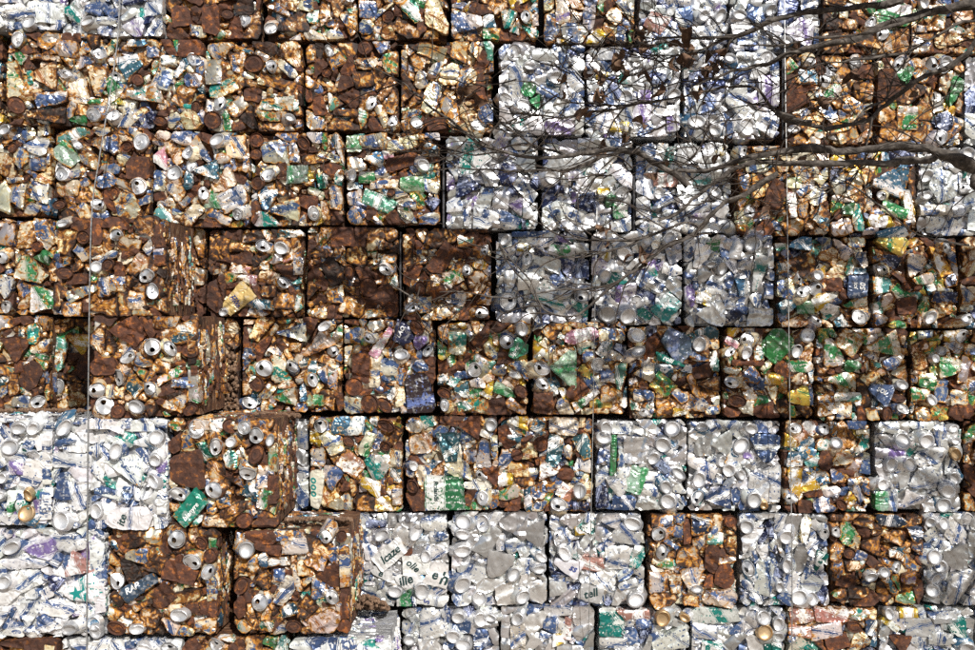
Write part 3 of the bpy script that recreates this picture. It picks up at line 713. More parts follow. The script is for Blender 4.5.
(486, 540): """S 155 205 90;S 305 170 90;S 210 335 100;s 80 140 150 120;S 200 465 100;c 200 590 140 80 90;r 630 145 140 70 -5;w 780 110 130 130;tw 900 100 120 70 70;S 890 365 100;XILLE 620 315 130 80 -15;b 850 260 110 40 15;O 450 10 90;c 690 350 40 40;S 470 80 100;s 430 290 110 70;
T 730 500 150 130;r 870 445 170 50;w 740 590 170 90;bw 410 500 110 90;r 480 520 110 60 80;b 930 500 90 60;S 330 100 80;y 440 590 60 60;S 30 460 80;XSS 490 150 150 90 -25;d 450 190 110 40 -10;b 430 250 80 30 25""",
(648, 540): """O 70 70 95;c 230 100 120 110;n 375 110 150 80 90;n 450 220 130 100 90;w 60 250 110 110;w 155 260 110 70 90;w 250 220 140 110 90;S 280 290 80;c 415 350 180 90;co 90 350 150 70;n 165 360 60 60;co 250 360 90 60;gw 80 130 120 70;b 340 200 150 60 90;O 585 165 100;w 690 230 170 100 80;
S 775 275 75;S 820 150 90;S 890 340 100;B 640 340 90 50 -40;b 820 350 90 60 -40;S 680 440 130;U 690 540 100;S 625 420 90;S 770 490 80;S 770 570 80;tw 400 450 260 80;b 530 510 90 100;w 340 540 130 80 -10;tw 380 630 110 60;T 740 620 90 60;w 130 600 200 90 20;U 80 440 110;U 215 455 70;r 915 450 120 80;r 910 540 120 60 -10""",
(810, 540): """S 360 215 80;b 170 70 110 80 70;b 370 40 100 70;bs 520 80 80 60;N 240 80 70;gw 190 330 80 70;gl 570 350 100 60;co 290 310 120 60;n 220 250 110 60;S 735 100 100;s 870 110 120 110;S 755 240 90;w 880 280 230 100 65;S 725 300 90;B 650 40 80 80;S 10 350 80;T 60 140 120 40 65;
N 265 515 95;r 110 445 220 80;bw 90 540 190 80 8;n 160 600 120 80 15;B 380 520 90 80 80;b 290 610 130 80 40;S 465 435 80;y 585 435 100 50;y 480 500 110 40 -40;w 650 520 150 100;T 875 530 80 70;w 790 460 150 60;n 530 600 110 70 -30;S 920 640 90;w 770 590 130 70;S 440 190 70;p 590 230 80 70;bs 480 270 110 40 -50""",
}
TEXTCAN = {  # lettered cans: coating, print, lines of text (x, y, size, turn in the can's own frame)
    'ZZA': (((.80, .66, .30), (.75, .5, .05), 0, -.3, .1), 'navy', (('ZZA-', .004, .004, .0125, -90), ('OWER', -.008, .001, .0125, -90))),
    'BLEN': ((TEAL, WHITE, 0, -.1, .1), 'white', (('blenyre', 0, .004, .017, 0),)),
    'ROLANDS': (((.03, .20, .09), WHITE, .62, -.3, .2), 'black', (('Rolands', -.020, .004, .0170, -88),)),
    'SOL': ((BLUE, (.5, .5, .5), 0, -.1, .1), 'white', (('SOL', .002, .004, .017, 0),)),
    'RAP': ((BLUE, WHITE, 0, .0, .1), 'white', (('RAP', -.012, .004, .020, 0),)),
    'LAO': ((NAVY, STEEL, 0, -.1, .1), 'white', (('LAO', 0, .003, .016, 0),)),
    'ROLL': ((TEAL, WHITE, 0, -.1, .1), 'white', (('rolli', 0, 0, .018, 0),)),
    'SLATE': (((.07, .12, .2), (.15, .2, .34), .45, -.2, .1), 'white', ()),
    'SPRIT': (((.05, .30, .22), WHITE, 0, -.2, .1), 'white', (('Sprit', -.004, .004, .017, 0),)),
    'ITE': ((WHITE, BLUE, .03, 0, .1), 'black', (('ite', -.020, 0, .026, 76),)),
    'SEHR': (((.62, .74, .72), (.01, .25, .24), .5, -.2, .2), 'white', (('sehr', 0, .008, .020, 0),)),
    'UQZU': ((CREAM, (.5, .25, .08), .1, .1, .05), 'grey', (('UQZU', 0, .007, .017, 0),)),
    'FIFTY': ((BLUE, WHITE, 0, -.1, .1), 'white', (('50', -.004, -.012, .020, 0), ('JOL', 0, .014, .011, 0))),
    'DOTS': ((WHITE, WHITE, 0, -.2, .1), 'teal', (('o', .030, .012, .03, 0), ('o', .006, .012, .03, 0), ('o', -.018, .012, .03, 0))),
    'STAR': ((WHITE, (.01, .3, .28), .3, 0, .1), 'teal', (('*', -.016, -.006, .06, 0),)),
    'ILL': ((WHITE, BLUE, .0, 0, .2), 'black', (('lcaze', .004, 0, .030, 0),)),
    'OLIE': ((WHITE, BLUE, .0, 0, .2), 'black', (('olie', 0, 0, .026, -40),)),
    'EH': ((WHITE, BLUE, .0, 0, .2), 'black', (('e', -.016, .010, .036, 0), ('h', .018, .002, .046, 0))),
    'S': ((WHITE, BLUE, .02, 0, .2), 'navy', (('S', -.02, 0, .022, 80),)),
    'INI': ((WHITE, BLUE, .0, 0, .2), 'black', (('ille', 0, 0, .034, 0),)),
    'E': ((WHITE, BLUE, .0, 0, .2), 'black', (('e', 0, 0, .026, 0),)),
    'ILLE': ((SILV, BLUE, .0, 0, .4), 'black', (('tell', 0, 0, .030, 30),)),
    'SS': ((SILV, BLUE, .0, 0, .4), 'navy', (('ss', .014, .004, .026, 0),)),
    'DARK': (((.05, .035, .04), (.10, .14, .32), .35, -.5, .1), 'white', ()),
}

# ------------------------------------------------------------------ setting
def box(name, lo, hi, mat, parent=None, bev=0.0, sub=0, rough=0.0, seed=0):
    bm = bmesh.new()
    bmesh.ops.create_cube(bm, size=1)
    lo, hi = Vector(lo), Vector(hi)
    for v in bm.verts:
        v.co = Vector([lo[k] + (v.co[k] + .5) * (hi[k] - lo[k]) for k in range(3)])
    if sub:
        bmesh.ops.subdivide_edges(bm, edges=bm.edges[:], cuts=sub, use_grid_fill=True)
    if bev:
        bmesh.ops.bevel(bm, geom=bm.edges[:], offset=bev, segments=2, affect='EDGES')
    if rough:
        for v in bm.verts:
            v.co += rough * noise.noise_vector(v.co * 18 + Vector((seed, 0, 0)))
    me = bpy.data.meshes.new(name)
    bm.to_mesh(me)
    bm.free()
    return link(name, me, mat, parent)


def ground():
    V, F = [], []
    xs = sorted(set([-120, -60, -30, -15, -8] + [-5 + .25 * i for i in range(41)] + [8, 15, 30, 60, 120]))
    ys = sorted(set([-120, -60, -30, -15, -8] + [-5 + .25 * i for i in range(25)] + [3, 8, 30, 120]))
    for y in ys:
        for x in xs:
            z = .03 * noise.noise(Vector((x * 1.3, y * 1.3, 2))) + .012 * noise.noise(Vector((x * 5, y * 5, 7)))
            V.append((x, y, (z - .03) if -8 < y else 0))
    n = len(xs)
    for j in range(len(ys) - 1):
        for i in range(n - 1):
            F.append((j * n + i, j * n + i + 1, (j + 1) * n + i + 1, (j + 1) * n + i))
    o = link('ground', pydata('ground', V, F, True), M_GROUND)
    o['kind'] = 'structure'


ground()
w = box('added_backing', (-4.2, .345, -.05), (4.2, .55, H + 380 * S), M_BACKING)  # added unseen backing, stops light from behind showing through the gaps between bales
w['kind'] = 'structure'

# ------------------------------------------------------------------ bales
RUSTY = {'R1': .40, 'R2': .32, 'R3': .23, 'R4': .29}
BASE_ROT = Matrix.Rotation(math.radians(90), 3, 'X')
MESHCACHE = {}


def choose(aspect, kind):
    if kind == 'panel':
        return rnd.choice(SHELLS['panel'])
    if kind == 'any':
        if U(0, 1) < .26:
            return rnd.choice(SHELLS['wedge'])
    if aspect > 1.75:
        return rnd.choice(SHELLS['long'])
    if aspect > 1.22:
        return rnd.choice(SHELLS['mid'])
    return rnd.choice(SHELLS['square'])


def place(o, u, v, wz, ang, tx, ty, sc, bl):
    o.location = (u, -bl['dep'] / 2 - wz, v + bl['h'] / 2)
    m = BASE_ROT @ Matrix.Rotation(ang, 3, 'Z') @ Matrix.Rotation(tx, 3, 'X') @ Matrix.Rotation(ty, 3, 'Y')
    o.rotation_euler = m.to_euler()
    o.scale = sc


def vary(c, s=.08):
    k = 1 + U(-s, s)
    return tuple(max(0, min(.9, x * k * (1 + U(-.03, .03)))) for x in c)


def coat(o, spec, bl, sx, sy):
    base, ink, amt, dr, met = spec
    dirt = 1 - (.12 if bl.get('type') == 'W0' else .5) * U(0, 1) ** 2
    tint = (1.0, .90, .74) if bl['rust'] > .1 else (1, 1, 1)
    o.color = (*[x * dirt * (1 - (1 - t) * U(.3, 1.3)) for x, t in zip(vary(base), tint)], 1)
    o['ink'] = [float(x) for x in vary(ink, .15)]
    o['ink_amount'] = float(max(0, amt * U(.75, 1.25)))
    o['rust'] = float(max(0, min(1, (bl['rust'] + dr + U(-.14, .14)) if bl['rust'] > .1 else max(0, dr * .6 + U(-.02, .09)))))
    o['metal'] = float(met * (.45 if bl.get('type') == 'W0' else 1))
    o['dim'] = [float(sx), float(sy), 1.0]


def can(bl, kind, u, v, wz, w, h, ang, tilt=.12, shape='any'):
    w, h = max(w, h), min(w, h) if w >= h else (w if False else min(w, h))
    me = choose(w / h, shape)
    rust = kind == 'n'
    o = link('rusted_can' if rust else 'crushed_can', me, M_RUST if rust else M_CAN, bl['o'])
    if U(0, 1) < .5:
        ang += math.pi
    place(o, u, v, wz - .008, ang, U(-tilt, tilt), U(-tilt, tilt), (w, h, U(.8, 1.15) * min(1.2, max(.55, h / .06))), bl)
    if rust:
        o['dim'] = [float(w), float(h), 1.0]
    else:
        coat(o, KIND[kind], bl, w, h)
    return o


def end(bl, kind, u, v, wz, d, tilt=.16):
    s = d / .0575
    ang = U(0, 2 * math.pi)
    tx, ty = U(-tilt, tilt), U(-tilt, tilt)
    sq = U(.60, 1.0)
    if kind == 'N':
        o = link('rusted_disc', rnd.choice(DISCS), M_RUST, bl['o'])
        place(o, u, v, wz + .004, ang, tx, ty, (s * .95, s * .95 * sq, 1), bl)
        o['dim'] = [.06, .06, 1.0]
        o['dim'] = [1.0, 1.0, 1.0]
        return o
    b = link('crushed_can', rnd.choice(ENDS), M_CAN, bl['o'])
    place(b, u, v, wz + .006, ang, tx, ty, (s, s * sq, 1), bl)
    coat(b, KIND[rnd.choice(('w', 's', 'b', 'bs', 'w') if bl['rust'] < .1 else ('c', 'co', 'b', 'w', 'co'))], bl, 1, 1)
    me = rnd.choice({'O': LIDS_OPEN, 'T': LIDS_TAB, 'S': BASES, 'U': BASES}[kind])
    l = link('lid' if kind in 'OT' else 'base', me, M_LID, b)
    l.location = (0, 0, .003 if kind in 'OT' else .004)
    l.rotation_euler = (0, 0, U(0, 6.28))
    g = U(.62, .90)
    l.color = (g, g, g * 1.01, 1) if kind != 'U' else (.66, .48, .28, 1)
    l['rust'] = float(U(.15, .5) if bl['rust'] > .1 else U(0, .2))
    return b


def lettering(parent, me, sx, sy, sz, lines, ink):
    """flat print following the dented skin of the can"""
    T = BVHTree.FromPolygons([(v.co.x * sx, v.co.y * sy, v.co.z * sz) for v in me.vertices], [tuple(p.vertices) for p in me.polygons])
    for (txt, ox, oy, size, turn) in lines:
        if txt == '*':
            bm = bmesh.new()
            vs = [bm.verts.new((size * (.42 if k % 2 == 0 else .17) * math.sin(k * math.pi / 5), size * (.42 if k % 2 == 0 else .17) * math.cos(k * math.pi / 5), 0)) for k in range(10)]
            bm.faces.new(vs)
            bmesh.ops.triangulate(bm, faces=bm.faces[:])
            m2 = bpy.data.meshes.new('star')
            bm.to_mesh(m2)
            bm.free()
            nm = 'star'
        else:
            cu = bpy.data.curves.new('lettering', 'FONT')
            cu.body = txt
            cu.size = size * 1.35
            cu.offset = size * .035
            cu.shear = .2
            cu.align_x = 'CENTER'
            cu.align_y = 'CENTER'
            cu.resolution_u = 2
            tmp = bpy.data.objects.new('lettering', cu)
            m2 = bpy.data.meshes.new_from_object(tmp)
            bpy.data.objects.remove(tmp)
            nm = 'lettering'
        bm = bmesh.new()
        bm.from_mesh(m2)
        bmesh.ops.triangulate(bm, faces=bm.faces[:])
        for _ in range(2):
            ed = [e for e in bm.edges if e.calc_length() > .006]
            if ed:
                bmesh.ops.subdivide_edges(bm, edges=ed, cuts=1)
        R = Matrix.Rotation(math.radians(turn), 3, 'Z')
        for v in bm.verts:
            p = R @ v.co + Vector((ox, oy, 0))
            hit = T.ray_cast(Vector((p.x, p.y, .2)), Vector((0, 0, -1)))
            z = (hit[0].z if hit[0] is not None else -.01) + .0014
            v.co = Vector((p.x / sx, p.y / sy, z / sz))
        bm.to_mesh(m2)
        bm.free()
        m2.name = nm
        m2.materials.clear()
        m2.materials.append(None)
        link(nm, m2, INK[ink], parent)


def special(bl, done, key, u, v, wz, w, h, ang):
    if key == 'RING':
        o = end(bl, 'O', u, v, wz + .004, w * .55, .05)
        coat(o, KIND['b'], bl, 1, 1)
        o.scale = (o.scale[0] * 1.25, o.scale[1] * 1.25, 1)
        done.append((((u, v), (u, v)), w * .36))
        press(bl, done, 'B', u - w * .3, v, w * .6, w * .9, ang, wz - .004)
        press(bl, done, 'B', u + w * .3, v, w * .6, w * .9, ang, wz - .004)
        return
    spec, ink, lines = TEXTCAN[key]
    o = press(bl, done, 'w', u, v, w, h, ang, wz + .003, .08, .2, 1.1, .75)
    if not o:
        return
    coat(o, spec, {'rust': bl['rust'] * .6}, 1, 1)
    lettering(o, o.data, 1, 1, 1, lines, ink)


def clip(poly, n, c):
    """part of a convex outline where p.n >= c"""
    out = []
    m = len(poly)
    for i in range(m):
        A, B = poly[i], poly[(i + 1) % m]
        da, db = A[0] * n[0] + A[1] * n[1] - c, B[0] * n[0] + B[1] * n[1] - c
        if da >= 0:
            out.append(A)
        if (da >= 0) != (db >= 0):
            t = da / (da - db)
            out.append((A[0] + (B[0] - A[0]) * t, A[1] + (B[1] - A[1]) * t))
    return out


def area(poly):
    return .5 * sum(poly[i][0] * poly[(i + 1) % len(poly)][1] - poly[(i + 1) % len(poly)][0] * poly[i][1] for i in range(len(poly)))


def near_seg(p, s):
    (ax, ay), (bx, by) = s
    dx, dy = bx - ax, by - ay
    L2 = dx * dx + dy * dy
    t = 0 if L2 < 1e-12 else max(0, min(1, ((p[0] - ax) * dx + (p[1] - ay) * dy) / L2))
    return (ax + dx * t, ay + dy * t)


def nearest(s1, s2):
    best = None
    c = [(near_seg(q, s2), q, 0) for q in s1] + [(q, near_seg(q, s1), 1) for q in s2]
    for a_, b_, k in c:
        p2, p1 = a_, b_
        d = math.hypot(p1[0] - p2[0], p1[1] - p2[1])
        if best is None or d < best[0]:
            best = (d, p1, p2)
    return best


def spine(u, v, w, h, ang):
    """the centre line and half width of a piece"""
    if h > w:
        w, h, ang = h, w, ang + math.pi / 2
    k = (w - h) / 2
    c, s = math.cos(ang), math.sin(ang)
    return (((u - k * c, v - k * s), (u + k * c, v + k * s)), h / 2)


def outline(u, v, w, h, ang):
    r = rnd
    k = r.choice((.03, .05, .12, .30))
    pts = []
    tp = r.choice((0, 0, r.uniform(.2, .9), r.uniform(-.9, -.2), r.uniform(1.2, 1.8)))
    for (x, y) in ((-.5, -.5 + k), (-.5 + k * h / w, -.5), (.5 - k * h / w, -.5), (.5, -.5 + k), (.5, .5 - k), (.5 - k * h / w, .5), (-.5 + k * h / w, .5), (-.5, .5 - k)):
        y *= 1 + tp * x
        x, y = x * w * (1 + r.uniform(-.10, .10)), y * h * (1 + r.uniform(-.14, .14))
        pts.append((u + x * math.cos(ang) - y * math.sin(ang), v + x * math.sin(ang) + y * math.cos(ang)))
    return pts


def plate(poly, ang, body, wz, tilt, crush=1.0):
    """mesh of one crushed can whose visible outline is poly: facets meeting in creases, edges turned in"""
    r = rnd
    n0 = len(poly)
    cx, cy = sum(q[0] for q in poly) / n0, sum(q[1] for q in poly) / n0
    ca, sa = math.cos(-ang), math.sin(-ang)
    P_ = [((x - cx) * ca - (y - cy) * sa, (x - cx) * sa + (y - cy) * ca) for x, y in poly]
    Q = []
    for i in range(n0):
        A, B = P_[i], P_[(i + 1) % n0]
        Q += [(A[0] * .93 + B[0] * .07, A[1] * .93 + B[1] * .07), (A[0] * .07 + B[0] * .93, A[1] * .07 + B[1] * .93)]
    R = []
    for i in range(len(Q)):
        A, B = Q[i], Q[(i + 1) % len(Q)]
        L = math.hypot(B[0] - A[0], B[1] - A[1])
        if L < .0012:
            continue
        m = max(1, int(L / .009 + .5))
        for j in range(m):
            R.append((A[0] + (B[0] - A[0]) * j / m, A[1] + (B[1] - A[1]) * j / m))
    sd_ = r.uniform(0, 99)
    R = [(x + .0036 * noise.noise(Vector((x * 60, y * 60, sd_))), y + .0036 * noise.noise(Vector((x * 60, y * 60, sd_ + 9)))) for x, y in R]
    nb = len(R)
    if nb < 5:
        return None
    arr = np.array(R)
    nxt = np.roll(arr, -1, 0)
    ed = nxt - arr
    L2 = (ed ** 2).sum(1) + 1e-12

    def dist(x, y):
        d = np.array((x, y)) - arr
        t = np.clip((d * ed).sum(1) / L2, 0, 1)
        return float(np.sqrt(((d - ed * t[:, None]) ** 2).sum(1)).min())

    def inside(x, y):
        c = False
        j = nb - 1
        for i in range(nb):
            if (R[i][1] > y) != (R[j][1] > y) and x < (R[j][0] - R[i][0]) * (y - R[i][1]) / (R[j][1] - R[i][1]) + R[i][0]:
                c = not c
            j = i
        return c
    xs, ys = arr[:, 0], arr[:, 1]
    hx, hy = max(.01, float(np.abs(xs).max())), max(.008, float(np.abs(ys).max()))
    sz = math.sqrt(hx * hy)
    step_ = .0072
    pts = []
    y = float(ys.min())
    k = 0
    while y < ys.max():
        x = float(xs.min()) + (step_ / 2 if k % 2 else 0)
        while x < xs.max():
            X, Y = x + r.uniform(-.002, .002), y + r.uniform(-.002, .002)
            if inside(X, Y) and dist(X, Y) > .0030:
                pts.append((X, Y))
            x += step_
        y += step_ * .87
        k += 1
    folds = []
    for _ in range(r.choice((1, 2, 3, 4, 5))):
        th = r.choice((r.gauss(math.pi / 2, .35), r.uniform(0, math.pi), r.uniform(0, math.pi)))
        folds.append((math.cos(th + math.pi / 2), math.sin(th + math.pi / 2), r.uniform(-.6, .6) * (hx if abs(math.sin(th)) > .6 else hy), r.choice((-1, 1)) * r.uniform(.12, .60) * crush))
    tears = [(math.cos(t), math.sin(t), r.uniform(-.6, .6) * sz, r.uniform(.002, .0045) * r.choice((-1, 1))) for t in [r.uniform(0, math.pi) for _ in range(r.choice((0, 0, 1, 1)))]]
    gx, gy = r.uniform(-tilt, tilt), r.uniform(-tilt, tilt)
    dome = (r.uniform(.003, .009) if crush < .9 else r.uniform(.003, .009)) if body and r.random() < .66 else 0
    neck = r.choice((-1, 1)) if body else 0

    def zf(x, y):
        z = dome * (1 - (y / hy) ** 2) + gx * x + gy * y
        for (fx, fy, o, sl) in folds:
            z += sl * min(.011, abs(x * fx + y * fy - o))
        for (fx, fy, o, st) in tears:
            z += st if x * fx + y * fy > o else 0
        if neck and x * neck > .72 * hx:
            z -= .0022
            if x * neck > .88 * hx:
                z += .0026
        return z + .0012 * noise.noise(Vector((x * 80, y * 80, sd_)))
    vs = [Vector(q) for q in R] + [Vector(q) for q in pts]
    from mathutils.geometry import delaunay_2d_cdt
    V2, E2, F2 = delaunay_2d_cdt(vs, [], [list(range(nb))], 1, 1e-6)[:3]
    if not F2:
        return None
    zz = [zf(q.x, q.y) for q in V2]
    mz = sum(zz) / len(zz)
    V, rim = [], []
    lip = r.uniform(.001, .0035) if r.random() < .45 else -r.uniform(.0005, .003)
    la = r.uniform(0, 6.28)
    for q, z in zip(V2, zz):
        d = dist(q.x, q.y)
        z = max(-.010, min(.010, z - mz))
        e = max(0, 1 - d / .0035)
        side_ = (q.x * math.cos(la) + q.y * math.sin(la)) / sz
        V.append((q.x, q.y, z + (lip if side_ > -.2 else -.001) * e))
        rim.append(max(0.0, 1 - d / .0055))
    cnt = {}
    for f in F2:
        for i in range(len(f)):
            a_, b_ = f[i], f[(i + 1) % len(f)]
            cnt[(a_, b_)] = 1
    low = {}
    F = [tuple(f) for f in F2]
    for (a_, b_) in list(cnt):
        if (b_, a_) not in cnt:
            for q in (a_, b_):
                if q not in low:
                    low[q] = len(V)
                    V.append((V[q][0] * .985, V[q][1] * .985, -.034))
                    rim.append(1.0)
            F.append((b_, a_, low[a_], low[b_]))
    me = pydata('crushed_can', V, F, True, 19 if crush > .9 else 30)
    at = me.attributes.new('rim', 'FLOAT', 'POINT')
    at.data.foreach_set('value', rim)
    return me, cx, cy


def press(bl, done, kind, u, v, w, h, ang, wz, tilt=.10, keep=.35, grow=1.0, crush=1.0):
    """press one can into the face: it keeps the outline that the cans in front of it leave free"""
    poly = outline(u, v, w * grow, h * grow, ang)
    full = abs(area(poly))
    if area(poly) < 0:
        poly.reverse()
    me_sp, me_r = spine(u, v, w, h, ang)
    for n_, c_ in bl['cuts']:
        poly = clip(poly, n_, c_)
        if len(poly) < 3:
            return False
    # tucked a little way under the cans in front of it; now and then just short of them
    under = U(.002, .006) if U(0, 1) < .5 else -.0012
    for sp, rj in done:
        d, p1, p2 = nearest(me_sp, sp)
        if d > rj + me_r * 1.7 + .004:
            continue
        if d < .004:
            m = ((me_sp[0][0] + me_sp[1][0]) / 2, (me_sp[0][1] + me_sp[1][1]) / 2)
            q = near_seg(m, sp)
            d = math.hypot(m[0] - q[0], m[1] - q[1])
            if d < .004:
                return False
            p1, p2 = m, q
        nx_, ny_ = (p1[0] - p2[0]) / d, (p1[1] - p2[1]) / d
        poly = clip(poly, (nx_, ny_), p2[0] * nx_ + p2[1] * ny_ + rj - under)
        if len(poly) < 3 or abs(area(poly)) < keep * full:
            return False
    if abs(area(poly)) < .00012:
        return False
    if bl['rust'] < .1:
        crush *= U(.4, 1.1)
    got = plate(poly, ang, kind != 'n' and U(0, 1) < .72, wz, tilt, crush)
    if got is None:
        return False
    me, cx, cy = got
    o = link('rusted_can' if kind == 'n' else 'crushed_can', me, M_RUST if kind == 'n' else M_CAN, bl['o'])
    place(o, cx, cy, wz - .001 - .00022 * len(done), ang, 0, 0, (1, 1, 1), bl)
    if kind == 'n':
        o['dim'] = [1.0, 1.0, 1.0]
    else:
        coat(o, KIND[kind], bl, 1, 1)
    # what it now covers, as a spine along its own long axis
    ca, sa = math.cos(ang), math.sin(ang)
    X = [(x - cx) * ca + (y - cy) * sa for x, y in poly]
    Y = [-(x - cx) * sa + (y - cy) * ca for x, y in poly]
    ox, oy = (max(X) + min(X)) / 2, (max(Y) + min(Y)) / 2
    done.append(spine(cx + ox * ca - oy * sa, cy + ox * sa + oy * ca, (max(X) - min(X)) * .97, (max(Y) - min(Y)) * .97, ang))
    return o


def fit(bl, u, v, w, h, ang):
    """keep a piece inside the pressed face of its bale"""
    hx = abs(w / 2 * math.cos(ang)) + abs(h / 2 * math.sin(ang))
    hy = abs(w / 2 * math.sin(ang)) + abs(h / 2 * math.cos(ang))
    lx, ly = max(0, bl['w'] / 2 - hx * .94), max(0, bl['h'] / 2 - hy * .94)
    return max(-lx, min(lx, u)), max(-ly, min(ly, v))


def side_layers(bl, side, count):
    """exposed side or top of a bale: crushed cans seen edge-on, layer behind layer"""
    dep = bl['dep']
    for i in range(count):
        y = -dep / 2 + dep * (i + U(.1, .9)) / count
        L, T = U(.03, .11), U(.006, .018)
        rust = U(0, 1) < bl['rust'] * .9
        me = rnd.choice(SHELLS['long'])
        kind = rnd.choice([k for k in PAL[bl['type']] if k in KIND] or ['w'])
        o = link('rusted_can' if rust else 'crushed_can', me, M_RUST if rust else M_CAN, bl['o'])
        if side == 'right':
            o.location = (bl['w'] / 2 - U(.002, .014), y, U(.06, bl['h'] - .06))
            m = Matrix.Rotation(math.radians(90), 3, 'Y') @ Matrix.Rotation(U(-.12, .12), 3, 'Z')
        elif side == 'left':
            o.location = (-bl['w'] / 2 + U(.006, .016), y, U(.06, bl['h'] - .06))
            m = Matrix.Rotation(math.radians(-90), 3, 'Y') @ Matrix.Rotation(U(-.12, .12), 3, 'Z')
        else:
            o.location = (U(-bl['w'] / 2 + .06, bl['w'] / 2 - .06), y, bl['h'] - U(.006, .014))
            m = Matrix.Rotation(U(-.12, .12), 3, 'Z')
        o.rotation_euler = m.to_euler()
        o.scale = (L, T, U(.5, .9))
        if rust:
            o['dim'] = [L, T, 1.0]
        else:
            coat(o, KIND[kind], bl, L, T)


bales = []
for n, (x0, y0, x1, y1, p, typ, lab) in enumerate(BALES):
    A, B = px(x0, y0, p), px(x1, y1, p)
    bl = dict(w=B.x - A.x, h=A.z - B.z, dep=.335 if p < .2 else .33, rust=RUSTY.get(typ, .03), type=typ, px=(x0, y0, x1, y1), p=p, lab=lab, items=[])
    o = empty('can_bale', ((A.x + B.x) / 2, -p + bl['dep'] / 2, B.z), lab, 'can bale', 'bales of crushed cans stacked into a wall')
    o.rotation_euler = (0, math.radians(U(-.5, .5)), math.radians(U(-1.8, 1.8) if p < .2 else U(-.5, .5)))
    bl['o'] = o
    ww, hh, dd = bl['w'] / 2 - .009, bl['h'], bl['dep'] / 2
    box('packed_core', (-ww, -dd + .036, .002), (ww, dd, hh - .006), M_CORE_R if bl['rust'] > .1 else M_CORE_W, o, 0, 7, .007, n)
    bales.append(bl)

K = 975 / 165
nf = 0
for (ox, oy), txt in FEAT.items():
    for item in txt.replace('\n', '').split(';'):
        t = item.split()
        if not t:
            continue
        kind, nums = t[0], [float(q) for q in t[1:]]
        X, Y = ox + nums[0] / K, oy + nums[1] / K
        hit = None
        for bl in reversed(bales):
            x0, y0, x1, y1 = bl['px']
            if x0 - 2 <= X <= x1 + 2 and y0 - 3 <= Y <= y1 + 3:
                hit = bl
                break
        if hit is None:
            continue
        kind = {'cb': 'b'}.get(kind, kind)
        if kind in ('T', 'T_', 'S_'):
            kind = 'Tteal' if len(nums) > 3 else kind[0]
        k = S * (D - hit['p']) / D / K
        wd = (nums[2] if len(nums) > 2 else 75) * k
        ht = (nums[3] if len(nums) > 3 else nums[2] if len(nums) > 2 else 75) * k
        ang = math.radians(nums[4]) if len(nums) > 4 else 0.0
        hit['items'].append((kind, X, Y, wd, ht, ang))
        nf += 1

